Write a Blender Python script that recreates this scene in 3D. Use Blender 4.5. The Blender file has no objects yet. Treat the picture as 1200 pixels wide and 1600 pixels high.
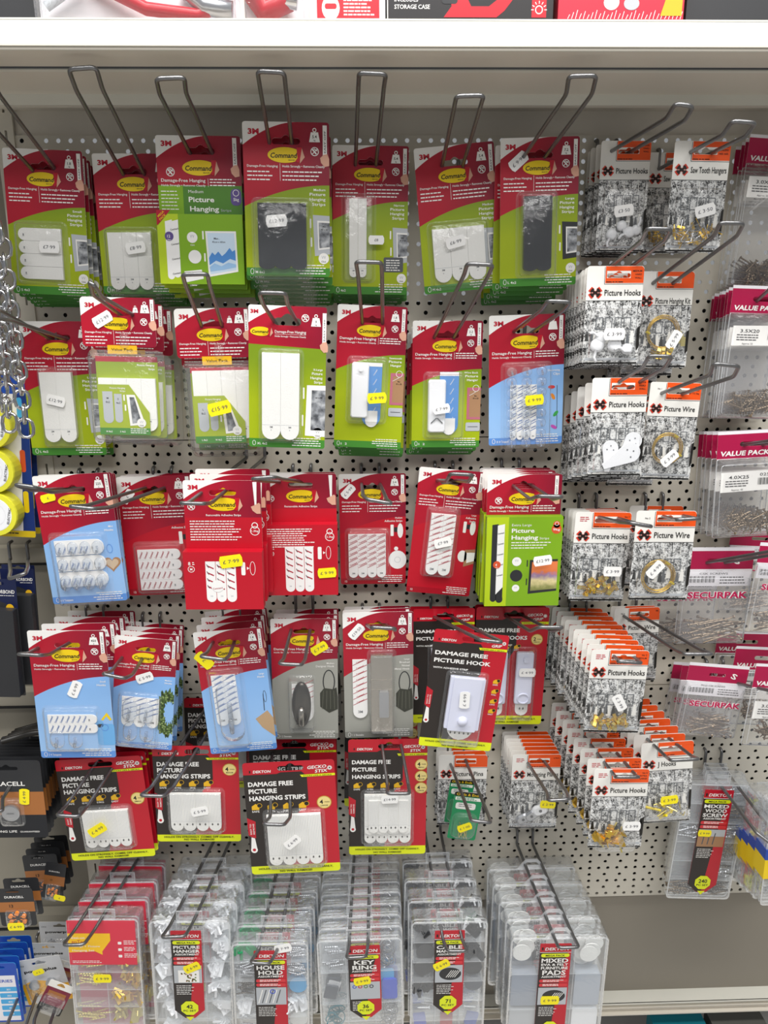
import bpy, math, random
from mathutils import Vector, Matrix, Euler
from mathutils.geometry import tessellate_polygon

# ------------------------------------------------------------------ camera, world, lights, exposure
SC = bpy.context.scene
COL = SC.collection
R = math.radians
FPX = 1150.0            # focal length in pixels of the 1200x1600 frame
CAM_D, CAM_Z = 1.013, 1.50
PITCH, YAW, ROLL = R(14.3), R(1.5), R(.4)
fw = Vector((math.sin(YAW)*math.cos(PITCH), math.cos(YAW)*math.cos(PITCH), -math.sin(PITCH)))
rt = fw.cross(Vector((0, 0, 1))).normalized()
up = rt.cross(fw)
rt, up = rt*math.cos(ROLL) - up*math.sin(ROLL), up*math.cos(ROLL) + rt*math.sin(ROLL)
CAM = Vector((0, -CAM_D, CAM_Z))
cd = bpy.data.cameras.new('camera')
cam = bpy.data.objects.new('camera', cd); COL.objects.link(cam)
cam.matrix_world = Matrix.Translation(CAM) @ Matrix((rt, up, -fw)).transposed().to_4x4()
cd.sensor_fit = 'VERTICAL'; cd.sensor_height = 36.0; cd.lens = FPX/1600*36.0
cd.clip_start = .02; cd.clip_end = 60
SC.camera = cam

def P(px, py, d=0.0):
    """world point seen at photo pixel (px, py) standing d metres in front of the pegboard"""
    v = fw + rt*((px-600)/FPX) + up*(-(py-800)/FPX)
    return CAM + v*((-d-CAM.y)/v.y)

W = bpy.data.worlds.new('world'); SC.world = W; W.use_nodes = True
W.node_tree.nodes['Background'].inputs[0].default_value = (.93, .96, 1, 1)
W.node_tree.nodes['Background'].inputs[1].default_value = .32
def area(name, loc, target, sx, sy, power, color=(1, 1, 1)):
    l = bpy.data.lights.new(name, 'AREA'); l.shape = 'RECTANGLE'; l.size = sx; l.size_y = sy
    l.energy = power; l.color = color
    o = bpy.data.objects.new(name, l); COL.objects.link(o); o.location = loc
    o.rotation_euler = (Vector(target)-Vector(loc)).to_track_quat('-Z', 'Y').to_euler()
    return o
area('ceiling_lamp', (0, -.92, 2.95), (0, -.88, 0), 2.8, .34, 80, (1, .985, .96))
area('aisle_lamp', (.3, -2.3, 2.95), (0, -.6, .6), 2.6, .30, 38, (1, .985, .96))
SC.view_settings.view_transform = 'Standard'; SC.view_settings.look = 'None'
SC.view_settings.gamma = 1; SC.view_settings.use_curve_mapping = False
SC.view_settings.exposure = -0.22
SC.cycles.transparent_max_bounces = 40
SC.cycles.max_bounces = 8; SC.cycles.transmission_bounces = 6

# ------------------------------------------------------------------ materials
def lin(c):
    c = c.lstrip('#'); r = []
    for i in (0, 2, 4):
        v = int(c[i:i+2], 16)/255
        r.append(v/12.92 if v <= .04045 else ((v+.055)/1.055)**2.4)
    return (*r, 1)
MATS = {}
def mat(name, col, rough=.45, metal=0.0, coat=0.0, bump=0, bscale=200, grad=None):
    if name in MATS: return MATS[name]
    m = bpy.data.materials.new(name); m.use_nodes = True; nt = m.node_tree
    b = nt.nodes['Principled BSDF']
    b.inputs['Base Color'].default_value = lin(col) if isinstance(col, str) else (*col, 1)
    b.inputs['Roughness'].default_value = rough; b.inputs['Metallic'].default_value = metal
    b.inputs['Coat Weight'].default_value = coat
    tc = nt.nodes.new('ShaderNodeTexCoord')
    if grad:     # printed colour ramp down / across the card: (colour2, axis, from, to)
        c2, ax, a, z = grad
        sp = nt.nodes.new('ShaderNodeSeparateXYZ'); nt.links.new(tc.outputs['Object'], sp.inputs[0])
        mr = nt.nodes.new('ShaderNodeMapRange'); mr.inputs[1].default_value = a; mr.inputs[2].default_value = z
        nt.links.new(sp.outputs[ax], mr.inputs[0])
        mx = nt.nodes.new('ShaderNodeMix'); mx.data_type = 'RGBA'
        mx.inputs[6].default_value = lin(col); mx.inputs[7].default_value = lin(c2)
        nt.links.new(mr.outputs[0], mx.inputs[0]); nt.links.new(mx.outputs[2], b.inputs['Base Color'])
    if bump:
        n = nt.nodes.new('ShaderNodeTexNoise'); n.inputs['Scale'].default_value = bscale; n.inputs['Detail'].default_value = 3
        nt.links.new(tc.outputs['Object'], n.inputs['Vector'])
        bp = nt.nodes.new('ShaderNodeBump'); bp.inputs['Strength'].default_value = bump; bp.inputs['Distance'].default_value = .002
        nt.links.new(n.outputs[0], bp.inputs['Height']); nt.links.new(bp.outputs[0], b.inputs['Normal'])
    MATS[name] = m; return m
def clear(name, tint=(1, 1, 1), haze=.06, hazecol=(.85, .88, .9), rough=.12, bump=.35, bscale=60, refl=.35, r0=.03):
    """thin clear plastic: see-through, a little milky, with a crinkled gloss"""
    m = bpy.data.materials.new(name); m.use_nodes = True; nt = m.node_tree; nt.nodes.clear()
    N = nt.nodes.new; L = nt.links.new
    out = N('ShaderNodeOutputMaterial'); tr = N('ShaderNodeBsdfTransparent'); tr.inputs[0].default_value = (*tint, 1)
    gl = N('ShaderNodeBsdfGlossy'); gl.inputs['Roughness'].default_value = rough
    df = N('ShaderNodeBsdfDiffuse'); df.inputs[0].default_value = (*hazecol, 1)
    tc = N('ShaderNodeTexCoord'); n = N('ShaderNodeTexNoise'); n.inputs['Scale'].default_value = bscale; n.inputs['Detail'].default_value = 4
    n.inputs['Distortion'].default_value = 1.2
    L(tc.outputs['Object'], n.inputs['Vector'])
    bp = N('ShaderNodeBump'); bp.inputs['Strength'].default_value = bump; bp.inputs['Distance'].default_value = .004
    L(n.outputs[0], bp.inputs['Height'])
    L(bp.outputs[0], gl.inputs['Normal'])
    fr = N('ShaderNodeLayerWeight'); fr.inputs[0].default_value = .25; L(bp.outputs[0], fr.inputs['Normal'])
    mr = N('ShaderNodeMapRange'); mr.inputs[3].default_value = r0; mr.inputs[4].default_value = refl
    L(fr.outputs['Fresnel'], mr.inputs[0])
    m1 = N('ShaderNodeMixShader'); m1.inputs[0].default_value = haze; L(tr.outputs[0], m1.inputs[1]); L(df.outputs[0], m1.inputs[2])
    m2 = N('ShaderNodeMixShader'); L(mr.outputs[0], m2.inputs[0]); L(m1.outputs[0], m2.inputs[1]); L(gl.outputs[0], m2.inputs[2])
    L(m2.outputs[0], out.inputs[0]); MATS[name] = m; return m

WHITE = mat('white_print', '#f4f2ee', .4)
IVORY = mat('white_card', '#f2f0ea', .45)
BLACK = mat('black_print', '#16130f', .45)
DARKC = mat('dark_card', '#2a2320', .42)
CRIM = mat('crimson_print', '#b0122b', .33, grad=('#860d2a', 0, -.02, .045))
RED = mat('red_print', '#be1026', .33)
REDD = mat('deep_red_print', '#a50f22', .33)
REDC = mat('red_text', '#c01230', .4)
GREEN = mat('lime_print', '#a3b40c', .36, grad=('#7b9516', 2, -.11, -.06))
GREEN2 = mat('lime_box_print', '#80ad1a', .36)
GREEN3 = mat('leaf_green_print', '#4f8328', .36)
GREENB = mat('lime_foot_print', '#43882e', .36)
BLUE = mat('sky_print', '#83b3ea', .36, grad=('#9cc4f0', 2, -.06, -.17))
BLUEB = mat('blue_foot_print', '#5f93da', .36)
GREY = mat('grey_print', '#a3a39b', .4)
GREYB = mat('grey_foot_print', '#85857e', .4)
YEL = mat('logo_yellow', '#f2cf10', .4)
YELS = mat('sticker_yellow', '#ffee12', .5)
YELF = mat('lime_yellow_print', '#e3ec10', .4)
GOLDP = mat('gold_print', '#c79a3a', .4)
AMBER = mat('amber_print', '#e8b51c', .4)
STW = mat('sticker_white', '#fbfaf8', .55)
INK = mat('sticker_ink', '#4b4a55', .6)
ORANGE = mat('orange_print', '#ee5410', .4)
PURPLE = mat('purple_print', '#5d4b8c', .4)
SKIN = mat('skin_print', '#d9a48c', .5)
GREYD = mat('slate_print', '#55585c', .45)
GREYL = mat('pale_grey_print', '#b9bdc2', .45)
MAG = mat('magenta_print', '#ab0d45', .38)
MAGT = mat('magenta_text', '#c01052', .38)
STRIP = mat('white_foam_strip', '#f4f3ef', .6, bump=.25, bscale=900)
STRIPR = mat('strip_tab_ink', '#63656b', .6)
DSTRIP = mat('dark_foam_strip', '#15181f', .25, bump=.6, bscale=60)
LINER = mat('white_liner', '#f3f2f0', .4)
LINERR = mat('liner_red_ink', '#b02038', .5)
LINERB = mat('liner_blue_ink', '#3566ac', .5)
BLUEL = mat('blue_liner', '#4f8ed2', .4)
BROWNP = mat('brown_frame_print', '#a87f5c', .5)
PINKP = mat('pink_frame_print', '#b8677a', .5)
PEBBLE = mat('peg_steel_paint', '#d6d0c2', .5, bump=.05, bscale=30)
SHELFW = mat('shelf_enamel', '#dddbd0', .45)
SHELFD = mat('shelf_under_enamel', '#dad3c6', .5)
TAUPE = mat('taupe_enamel', '#8d867a', .5, bump=.1, bscale=12)
DARK = mat('dark_void', '#0b0b0b', .8)
WIRE = mat('zinc_wire', '#7f7f80', .32, .85, bump=.15, bscale=400)
CHROME = mat('bright_chrome', '#c9c9cb', .18, 1)
BRASS = mat('brass', '#dcb44c', .3, .85)
BRASSY = mat('pale_brass', '#d9c878', .35, .8)
NICKEL = mat('brushed_nickel', '#b3aea6', .26, .95)
GUN = mat('gunmetal', '#55514c', .28, .9)
SCREW = mat('zinc_screw', '#7d6e5c', .4, .7)
SILVER = mat('zinc_bright', '#b9bbc0', .3, .9)
PLW = mat('white_plastic', '#f2f3f6', .35)
PLV = mat('cool_white_plastic', '#dcdff2', .35)
FELT = mat('white_felt', '#e9e9e6', .9, bump=.3, bscale=500)
RUB = mat('grey_rubber', '#5b6068', .7)
NAVY = mat('navy_print', '#141d44', .35)
CHAR = mat('charcoal_print', '#2b2c2f', .45)
COPPER = mat('copper_print', '#a96a34', .4)
TEAL = mat('teal_print', '#0e6f7d', .5)
BLUEP = mat('blue_plastic', '#3a55c8', .3)
CYANP = mat('cyan_plastic', '#45a8e0', .3)
BLUED = mat('royal_blue_print', '#1b4bb0', .35)
EMER = mat('emerald_print', '#149058', .4)
BAGW = mat('bag_white_print', '#ece9ee', .4)
BLIST = clear('blister_plastic')
SHEET = clear('bag_film', haze=.09, hazecol=(.75, .75, .78), rough=.2, bump=.9, bscale=28, refl=.35, r0=.01)
MILK = clear('milky_bag_film', haze=.17, hazecol=(.84, .83, .86), rough=.2, bump=.9, bscale=28, refl=.35, r0=.01)
ORGB = clear('organizer_plastic', tint=(.97, .98, .985), haze=.13, hazecol=(.93, .95, .98), rough=.15, bump=.12, bscale=14, refl=.22, r0=.012)
ORGE = clear('organizer_edge_plastic', haze=.30, hazecol=(.93, .96, .99), rough=.2, bump=.2, bscale=50, refl=.6)
HOOKC = clear('clear_hook_plastic', tint=(.93, .96, 1), haze=.12, rough=.06, bump=.5, bscale=70, refl=.8)
WRAP = clear('shrink_wrap', haze=.02, rough=.1, bump=.9, bscale=22, refl=.4, r0=.004)

def art_mat():
    """black and white engraved scene printed on the hook cards"""
    m = bpy.data.materials.new('engraving_print'); m.use_nodes = True; nt = m.node_tree
    N = nt.nodes.new; L = nt.links.new; b = nt.nodes['Principled BSDF']; b.inputs['Roughness'].default_value = .45
    tc = N('ShaderNodeTexCoord'); mp = N('ShaderNodeMapping'); L(tc.outputs['Object'], mp.inputs[0])
    n1 = N('ShaderNodeTexNoise'); n1.inputs['Scale'].default_value = 120; n1.inputs['Detail'].default_value = 2
    n2 = N('ShaderNodeTexVoronoi'); n2.inputs['Scale'].default_value = 420
    n3 = N('ShaderNodeTexNoise'); n3.inputs['Scale'].default_value = 620; n3.inputs['Detail'].default_value = 3; n3.inputs['Distortion'].default_value = 1.5
    for t in (n1, n2, n3): L(mp.outputs[0], t.inputs['Vector'])
    a = N('ShaderNodeMath'); a.operation = 'MULTIPLY_ADD'; L(n1.outputs[0], a.inputs[0]); a.inputs[1].default_value = 1.0; L(n3.outputs[0], a.inputs[2])
    s = N('ShaderNodeMath'); s.operation = 'MULTIPLY_ADD'; L(n2.outputs['Distance'], s.inputs[0]); s.inputs[1].default_value = .45; L(a.outputs[0], s.inputs[2])
    cr = N('ShaderNodeValToRGB'); e = cr.color_ramp.elements; e[0].position = .0; e[0].color = (.01, .01, .01, 1)
    sc_ = N('ShaderNodeMapRange'); sc_.inputs[1].default_value = 1.03; sc_.inputs[2].default_value = 1.42; L(s.outputs[0], sc_.inputs[0])
    e[1].position = .9; e[1].color = (.78, .78, .77, 1)
    L(sc_.outputs[0], cr.inputs[0]); L(cr.outputs[0], b.inputs['Base Color'])
    MATS['art'] = m; return m
ART = art_mat()
def sun_mat():
    m = bpy.data.materials.new('sunset_print'); m.use_nodes = True; nt = m.node_tree
    N = nt.nodes.new; L = nt.links.new; b = nt.nodes['Principled BSDF']
    tc = N('ShaderNodeTexCoord'); n = N('ShaderNodeTexNoise'); n.inputs['Scale'].default_value = 160; n.inputs['Detail'].default_value = 5
    L(tc.outputs['Object'], n.inputs['Vector']); sp = N('ShaderNodeSeparateXYZ'); L(tc.outputs['Object'], sp.inputs[0])
    mr = N('ShaderNodeMapRange'); mr.inputs[1].default_value = -.172; mr.inputs[2].default_value = -.122; L(sp.outputs[2], mr.inputs[0])
    a = N('ShaderNodeMath'); a.operation = 'MULTIPLY_ADD'; L(n.outputs[0], a.inputs[0]); a.inputs[1].default_value = .25; L(mr.outputs[0], a.inputs[2])
    cr = N('ShaderNodeValToRGB'); e = cr.color_ramp.elements
    e[0].position = .1; e[0].color = lin('#8a4c86'); e[1].position = 1.0; e[1].color = lin('#e8804a')
    for p_, c in ((.3, '#3a4a24'), (.55, '#8a8c50'), (.75, '#e8d8a0'), (.9, '#a98ab0')):
        x = e.new(p_); x.color = lin(c)
    L(a.outputs[0], cr.inputs[0]); L(cr.outputs[0], b.inputs['Base Color']); return m
SUNSET = sun_mat()
def leaf_mat():
    m = bpy.data.materials.new('wreath_print'); m.use_nodes = True; nt = m.node_tree
    N = nt.nodes.new; L = nt.links.new; b = nt.nodes['Principled BSDF']
    tc = N('ShaderNodeTexCoord'); n = N('ShaderNodeTexVoronoi'); n.inputs['Scale'].default_value = 330
    L(tc.outputs['Object'], n.inputs['Vector']); cr = N('ShaderNodeValToRGB'); e = cr.color_ramp.elements
    e[0].color = lin('#c9cf9a'); e[1].color = lin('#25331a'); e[1].position = .75; x = e.new(.35); x.color = lin('#5d7a3c')
    L(n.outputs['Distance'], cr.inputs[0]); L(cr.outputs[0], b.inputs['Base Color']); return m
LEAF = leaf_mat()
def hills_mat(name, sky, land, foot, dark):
    m = bpy.data.materials.new(name); m.use_nodes = True; nt = m.node_tree
    N = nt.nodes.new; L = nt.links.new; b = nt.nodes['Principled BSDF']
    tc = N('ShaderNodeTexCoord'); n = N('ShaderNodeTexNoise'); n.inputs['Scale'].default_value = 90; n.inputs['Detail'].default_value = 6
    L(tc.outputs['Object'], n.inputs['Vector']); cr = N('ShaderNodeValToRGB'); e = cr.color_ramp.elements
    e[0].position = .38; e[0].color = lin(dark); e[1].position = .66; e[1].color = lin(sky)
    x = e.new(.5); x.color = lin(land)
    L(n.outputs[0], cr.inputs[0]); L(cr.outputs[0], b.inputs['Base Color']); return m
GREYPIC = hills_mat('grey_photo_print', '#c9cbce', '#8e9196', '#555', '#4d4f54')
BLUEPIC = hills_mat('blue_photo_print', '#d9eaf8', '#6fa8e0', '#fff', '#2f6cc0')

# ------------------------------------------------------------------ mesh builder (metres; print helpers take millimetres, y down)
_txt = {}
def glyphs(s, bold):
    k = (s, bold)
    if k not in _txt:
        c = bpy.data.curves.new('t', 'FONT'); c.body = s; c.resolution_u = 2; c.fill_mode = 'FRONT'
        c.offset = .011*bold
        o = bpy.data.objects.new('t', c); COL.objects.link(o)
        dg = bpy.context.evaluated_depsgraph_get()
        me = bpy.data.meshes.new_from_object(o.evaluated_get(dg))
        v = [(p.co.x/.73, p.co.y/.73) for p in me.vertices]
        f = [tuple(q.vertices) for q in me.polygons]
        bpy.data.objects.remove(o); bpy.data.curves.remove(c); bpy.data.meshes.remove(me)
        xs = [p[0] for p in v] or [0, 1]
        _txt[k] = (v, f, min(xs), max(xs))
    return _txt[k]

def rrect(x, y, w, h, r, n=5, which=(1, 1, 1, 1)):
    """rounded rectangle in mm, y down; which = tl, tr, br, bl corners rounded"""
    pts = []
    for i, (cx, cy, a0) in enumerate(((x+r, y+r, 180), (x+w-r, y+r, 270), (x+w-r, y+h-r, 0), (x+r, y+h-r, 90))):
        if which[i] and r > 0:
            for k in range(n+1):
                a = R(a0+90*k/n); pts.append((cx+r*math.cos(a), cy+r*math.sin(a)))
        else:
            pts.append(((x, y), (x+w, y), (x+w, y+h), (x, y+h))[i])
    return pts
def ell(cx, cy, rx, ry, n=24, a0=0, a1=360):
    m = n if a1-a0 >= 360 else n+1
    return [(cx+rx*math.cos(R(a0+(a1-a0)*i/n)), cy+ry*math.sin(R(a0+(a1-a0)*i/n))) for i in range(m)]

class MB:
    def __init__(s, w=0, k=1.0):
        s.v = []; s.f = []; s.m = []; s.mats = []; s.w = w; s.k = k
    def mi(s, m):
        if m not in s.mats: s.mats.append(m)
        return s.mats.index(m)
    def add(s, vs, fs, m):
        o = len(s.v); s.v += [tuple(x) for x in vs]; i = s.mi(m)
        for f in fs: s.f.append(tuple(o+j for j in f)); s.m.append(i)
    def c(s, x, y, d):          # mm on the card -> local metres
        return ((x*s.k-s.w/2)/1000, -d/1000, -y*s.k/1000)
    def poly(s, pts, m, L=1):
        s.add([s.c(x, y, .05+.09*L) for x, y in pts], [tuple(range(len(pts)))], m)
    def rect(s, x, y, w, h, m, L=1, r=0): s.poly(rrect(x, y, w, h, r) if r else [(x, y), (x+w, y), (x+w, y+h), (x, y+h)], m, L)
    def disc(s, x, y, rx, m, L=1, ry=None): s.poly(ell(x, y, rx, ry or rx, 20), m, L)
    def ring(s, x, y, r, t, m, L=1, ry=None):
        ry = ry or r; a = ell(x, y, r, ry, 20); b = ell(x, y, r-t, ry-t, 20)
        vs = [s.c(px, py, .05+.09*L) for px, py in a+b]
        s.add(vs, [(i, (i+1) % 20, 20+(i+1) % 20, 20+i) for i in range(20)], m)
    def line(s, x0, y0, x1, y1, t, m, L=1):
        dx, dy = x1-x0, y1-y0; l = math.hypot(dx, dy) or 1; nx, ny = -dy/l*t/2, dx/l*t/2
        s.poly([(x0+nx, y0+ny), (x1+nx, y1+ny), (x1-nx, y1-ny), (x0-nx, y0-ny)], m, L)
    def text(s, t, x, y, size, m, L=2, al='l', fit=None, bold=1, shear=0, rot=0, d=None, cond=1.0):
        """cap height size mm, baseline y"""
        v, f, a, b = glyphs(t, bold)
        sx = size*cond if fit is None else fit/max(b-a, .01)
        wd = (b-a)*sx; x0 = {'l': 0, 'c': -wd/2, 'r': -wd}[al]
        ca, sa = math.cos(R(rot)), math.sin(R(rot)); dd = .05+.09*L if d is None else d
        vs = []
        for px, py in v:
            X = (px-a)*sx+x0+shear*py*size; Y = py*size
            vs.append(s.c(x+X*ca-Y*sa, y-(X*sa+Y*ca), dd))
        s.add(vs, f, m)
    def greek(s, x, y, w, n, m, lh=2.4, t=.9, seed=0, al='l', L=8):
        """rows of unreadably small print"""
        rd = random.Random(seed)
        for r in range(n):
            end = w*rd.uniform(.75, 1); x0 = x if al == 'l' else x+w-end; p = 0
            while p < end-2:
                q = min(rd.uniform(2, 6), end-p); s.rect(x0+p, y+r*lh, q, t, m, L); p += q+.8
    def prism(s, pts, d0, d1, m, mside=None, hole=None):
        n = len(pts); A = [s.c(x, y, d0) for x, y in pts]; B = [s.c(x, y, d1) for x, y in pts]
        s.add(B, [tuple(range(n))], m); s.add(A, [tuple(range(n))], m)
        s.add(A+B, [(i, (i+1) % n, n+(i+1) % n, n+i) for i in range(n)], mside or m)
    def frame(s, out, inn, d0, d1, m):
        """outline with a hole, extruded"""
        n = len(out); lo = [[s.c(x, y, d) for x, y in p] for d in (d0, d1) for p in (out, inn)]
        vs = sum(lo, []); q = []
        for i in range(n):
            j = (i+1) % n
            q += [(i, j, n+j, n+i), (2*n+i, 2*n+j, 3*n+j, 3*n+i), (i, j, 2*n+j, 2*n+i), (n+i, n+j, 3*n+j, 3*n+i)]
        s.add(vs, q, m)
    def loft(s, loops, m, cap=True):
        """loops: list of (pts, d) with equal counts"""
        n = len(loops[0][0]); vs = [s.c(x, y, d) for pts, d in loops for x, y in pts]
        fs = [(a*n+i, a*n+(i+1) % n, (a+1)*n+(i+1) % n, (a+1)*n+i) for a in range(len(loops)-1) for i in range(n)]
        if cap: fs.append(tuple((len(loops)-1)*n+i for i in range(n)))
        s.add(vs, fs, m)
    def box(s, c, size, m, rot=None):
        M = rot or Matrix.Identity(3); c = Vector(c)
        vs = [c+M @ Vector((sx*size[0]/2, sy*size[1]/2, sz*size[2]/2)) for sx in (-1, 1) for sy in (-1, 1) for sz in (-1, 1)]
        s.add(vs, [(0, 1, 3, 2), (4, 6, 7, 5), (0, 4, 5, 1), (2, 3, 7, 6), (0, 2, 6, 4), (1, 5, 7, 3)], m)
    def tube(s, pts, r, m, n=8, closed=False, caps=True):
        pts = [Vector(p) for p in pts]; N = len(pts); vs = []; ref = None
        for i, p in enumerate(pts):
            a = pts[i-1] if i or closed else p; b = pts[(i+1) % N] if i < N-1 or closed else p
            t = (b-a).normalized() if (b-a).length > 1e-9 else Vector((0, 0, 1))
            if ref is None:
                ref = t.orthogonal().normalized()
            ref = (ref - t*ref.dot(t)); ref = ref.normalized() if ref.length > 1e-6 else t.orthogonal().normalized()
            bi = t.cross(ref); rr = r[i] if isinstance(r, (list, tuple)) else r
            vs += [p+(ref*math.cos(2*math.pi*k/n)+bi*math.sin(2*math.pi*k/n))*rr for k in range(n)]
        fs = [(i*n+k, i*n+(k+1) % n, ((i+1) % N)*n+(k+1) % n, ((i+1) % N)*n+k) for i in range(N if closed else N-1) for k in range(n)]
        if caps and not closed: fs += [tuple(range(n)), tuple((N-1)*n+k for k in range(n))]
        s.add(vs, fs, m)
    def build(s, name, parent=None, smooth=False):
        me = bpy.data.meshes.new(name); me.from_pydata([tuple(v) for v in s.v], [], s.f)
        for m in s.mats: me.materials.append(m)
        me.polygons.foreach_set('material_index', s.m)
        if smooth: me.polygons.foreach_set('use_smooth', [True]*len(s.f))
        me.update()
        o = bpy.data.objects.new(name, me); COL.objects.link(o)
        if parent is not None: o.parent = parent
        return o

def tag(o, label, cat=None, group=None, kind=None):
    o['label'] = label
    if cat: o['category'] = cat
    if group: o['group'] = group
    if kind: o['kind'] = kind
    return o
def struct(name, mb, **k):
    o = mb.build(name); o['kind'] = 'structure'; return o
def empty(name, M=None):
    o = bpy.data.objects.new(name, None); COL.objects.link(o); o.empty_display_size = .02
    if M is not None: o.matrix_world = M
    return o
def kids(o): return [c for c in COL.objects if c.parent is o]
def copy_tree(o, children, M):
    c = o.copy(); COL.objects.link(c); c.matrix_world = M
    for ch, subs in children:
        d = ch.copy(); COL.objects.link(d); d.parent = c
        for g in subs:
            e = g.copy(); COL.objects.link(e); e.parent = d
    return c

def rounded_path(pts, r=.008, n=5):
    pts = [Vector(p) for p in pts]; out = [pts[0]]
    for i in range(1, len(pts)-1):
        a, b, c = pts[i-1], pts[i], pts[i+1]
        q = min(r, (a-b).length*.45, (c-b).length*.45)
        p0 = b+(a-b).normalized()*q; p1 = b+(c-b).normalized()*q
        for k in range(n+1):
            t = k/n; out.append(p0*(1-t)**2+b*2*t*(1-t)+p1*t*t)
    return out+[pts[-1]]
# ------------------------------------------------------------------ the place: pegboard, uprights, shelves
ZT = P(600, 210).z; SEAM = [ZT, ZT-.384, ZT-.768, ZT-1.152]
XL = P(54, 470).x; XR = 1.05
def peg_panel(z1, z0, seed):
    mb = MB(); g = .0008; z1 -= g; z0 += g; rows = []
    n = int(round((z1-z0)/.0125)); rh = (z1-z0)/n; q = []
    N = 8; r = .0029
    for j in range(n):
        zc = z1-rh*(j+.5); p = .015 if j % 2 == seed % 2 else .025
        x = XL+.004; q0 = XL
        cells = int((XR-XL)/p)
        for i in range(cells):
            a = XL+i*p; b = a+p; cx = (a+b)/2
            t = zc+rh/2; u = zc-rh/2
            out = [(b, zc), (b, t), (cx, t), (a, t), (a, zc), (a, u), (cx, u), (b, u)]
            inn = [(cx+r*math.cos(k*math.pi/4), zc+r*math.sin(k*math.pi/4)) for k in range(8)]
            vs = [(X, 0, Z) for X, Z in out]+[(X, 0, Z) for X, Z in inn]+[(X, .0014, Z) for X, Z in inn]
            fs = [(k, (k+1) % 8, 8+(k+1) % 8, 8+k) for k in range(8)]+[(8+k, 8+(k+1) % 8, 16+(k+1) % 8, 16+k) for k in range(8)]
            mb.add(vs, fs, PEBBLE)
        a = XL+cells*p
        if a < XR-1e-5: mb.add([(a, 0, zc-rh/2), (XR, 0, zc-rh/2), (XR, 0, zc+rh/2), (a, 0, zc+rh/2)], [(0, 1, 2, 3)], PEBBLE)
    # folded edges of the sheet
    for z in (z0, z1): mb.add([(XL, 0, z), (XR, 0, z), (XR, .012, z), (XL, .012, z)], [(0, 1, 2, 3)], PEBBLE)
    o = mb.build('wall_back'); o['kind'] = 'structure'
for i in range(3): peg_panel(SEAM[i], SEAM[i+1], i)
zb = P(600, 470).z
mb = MB(); mb.box((.2, .05, (zb+SEAM[3])/2), (2.1, .004, zb-SEAM[3]), DARK); struct('hole_shade_sheet', mb)  # black sheet added so the lower peg holes look dark
# plain sheet above the pegboard, under the shelf
mb = MB(); mb.box((.15, .006, ZT+.11), (2.2, .004, .22), SHELFD); struct('trim_2', mb)
# slotted upright
mb = MB(); xa = P(29, 470).x; xb = XL
zz = ZT+.1
while zz > .2:
    mb.box(((xa+xb)/2, -.001, zz-.010), (xb-xa, .004, .020), PEBBLE)
    mb.box((xa+.005, -.001, zz-.029), (.010, .004, .018), PEBBLE); mb.box((xb-.004, -.001, zz-.029), (.008, .004, .018), PEBBLE)
    zz -= .038
mb.box((xa, .02, .9), (.003, .045, 1.9), PEBBLE)
struct('trim_3', mb)
mb = MB(); mb.box(((xa+xb)/2, .03, .9), (xb-xa+.01, .004, 1.9), DARK); struct('slot_shade_sheet', mb)  # black sheet standing in for the shade seen through the slots
# neighbouring bay back sheet with cross rails
NB = mat('neighbour_sheet', '#958f81', .5)
mb = MB(); mb.box((-.95+xa/2+.0, .045, .9), (1.9+xa, .004, 2.0), NB); struct('wall_left', mb)
for y in (868, 1092, 1440):
    z = P(40, y, -.02).z
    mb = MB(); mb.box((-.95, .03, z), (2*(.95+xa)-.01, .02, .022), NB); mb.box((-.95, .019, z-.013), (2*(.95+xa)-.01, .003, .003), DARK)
    struct('trim_5', mb)

# top shelf: bright front lip, underside, folded rib
dS = .215
za, zc_ = P(600, 29, dS).z, P(600, 79, dS).z
mb = MB()
X0, X1 = -.9, 1.1; xm, wx = (X0+X1)/2, X1-X0
mb.box((xm, -dS+.001, (za+zc_)/2), (wx, .0015, za-zc_), SHELFW)
mb.box((xm, -dS+.006, za-.0008), (wx, .012, .0015), SHELFW)
mb.box((xm, -dS/2+.001, zc_+.004), (wx, dS-.002+.008, .002), SHELFD)
mb.box((xm, -dS+.010, zc_+.0012), (wx, .020, .002), SHELFD)
def depth_at(py, z):         # how far from the board the ray of a pixel row meets height z
    a, b = P(600, py, 0), P(600, py, .1); t = (z-a.z)/(b.z-a.z); return .1*t
d1 = depth_at(105, zc_+.003); mb.box((xm, -d1, zc_+.0022), (wx, .0006, .002), GREYD); mb.box((xm, -d1+.005, zc_+.0018), (wx, .007, .0026), SHELFW)  # middle strip in the lip's lighter enamel, extra light put into its colour
d2 = depth_at(148, zc_+.003); z2 = P(600, 163, d2).z
mb.box((xm, -d2, (zc_+z2)/2+.001), (wx, .0015, zc_-z2+.004), SHELFW); mb.box((xm, -d2+.006, z2), (wx, .012, .0012), SHELFD)  # rib painted lighter than the underside to look better lit
o = mb.build('display_shelf'); tag(o, 'long white enamel shelf with a bright front lip above the wire hooks', 'shelf')
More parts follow.
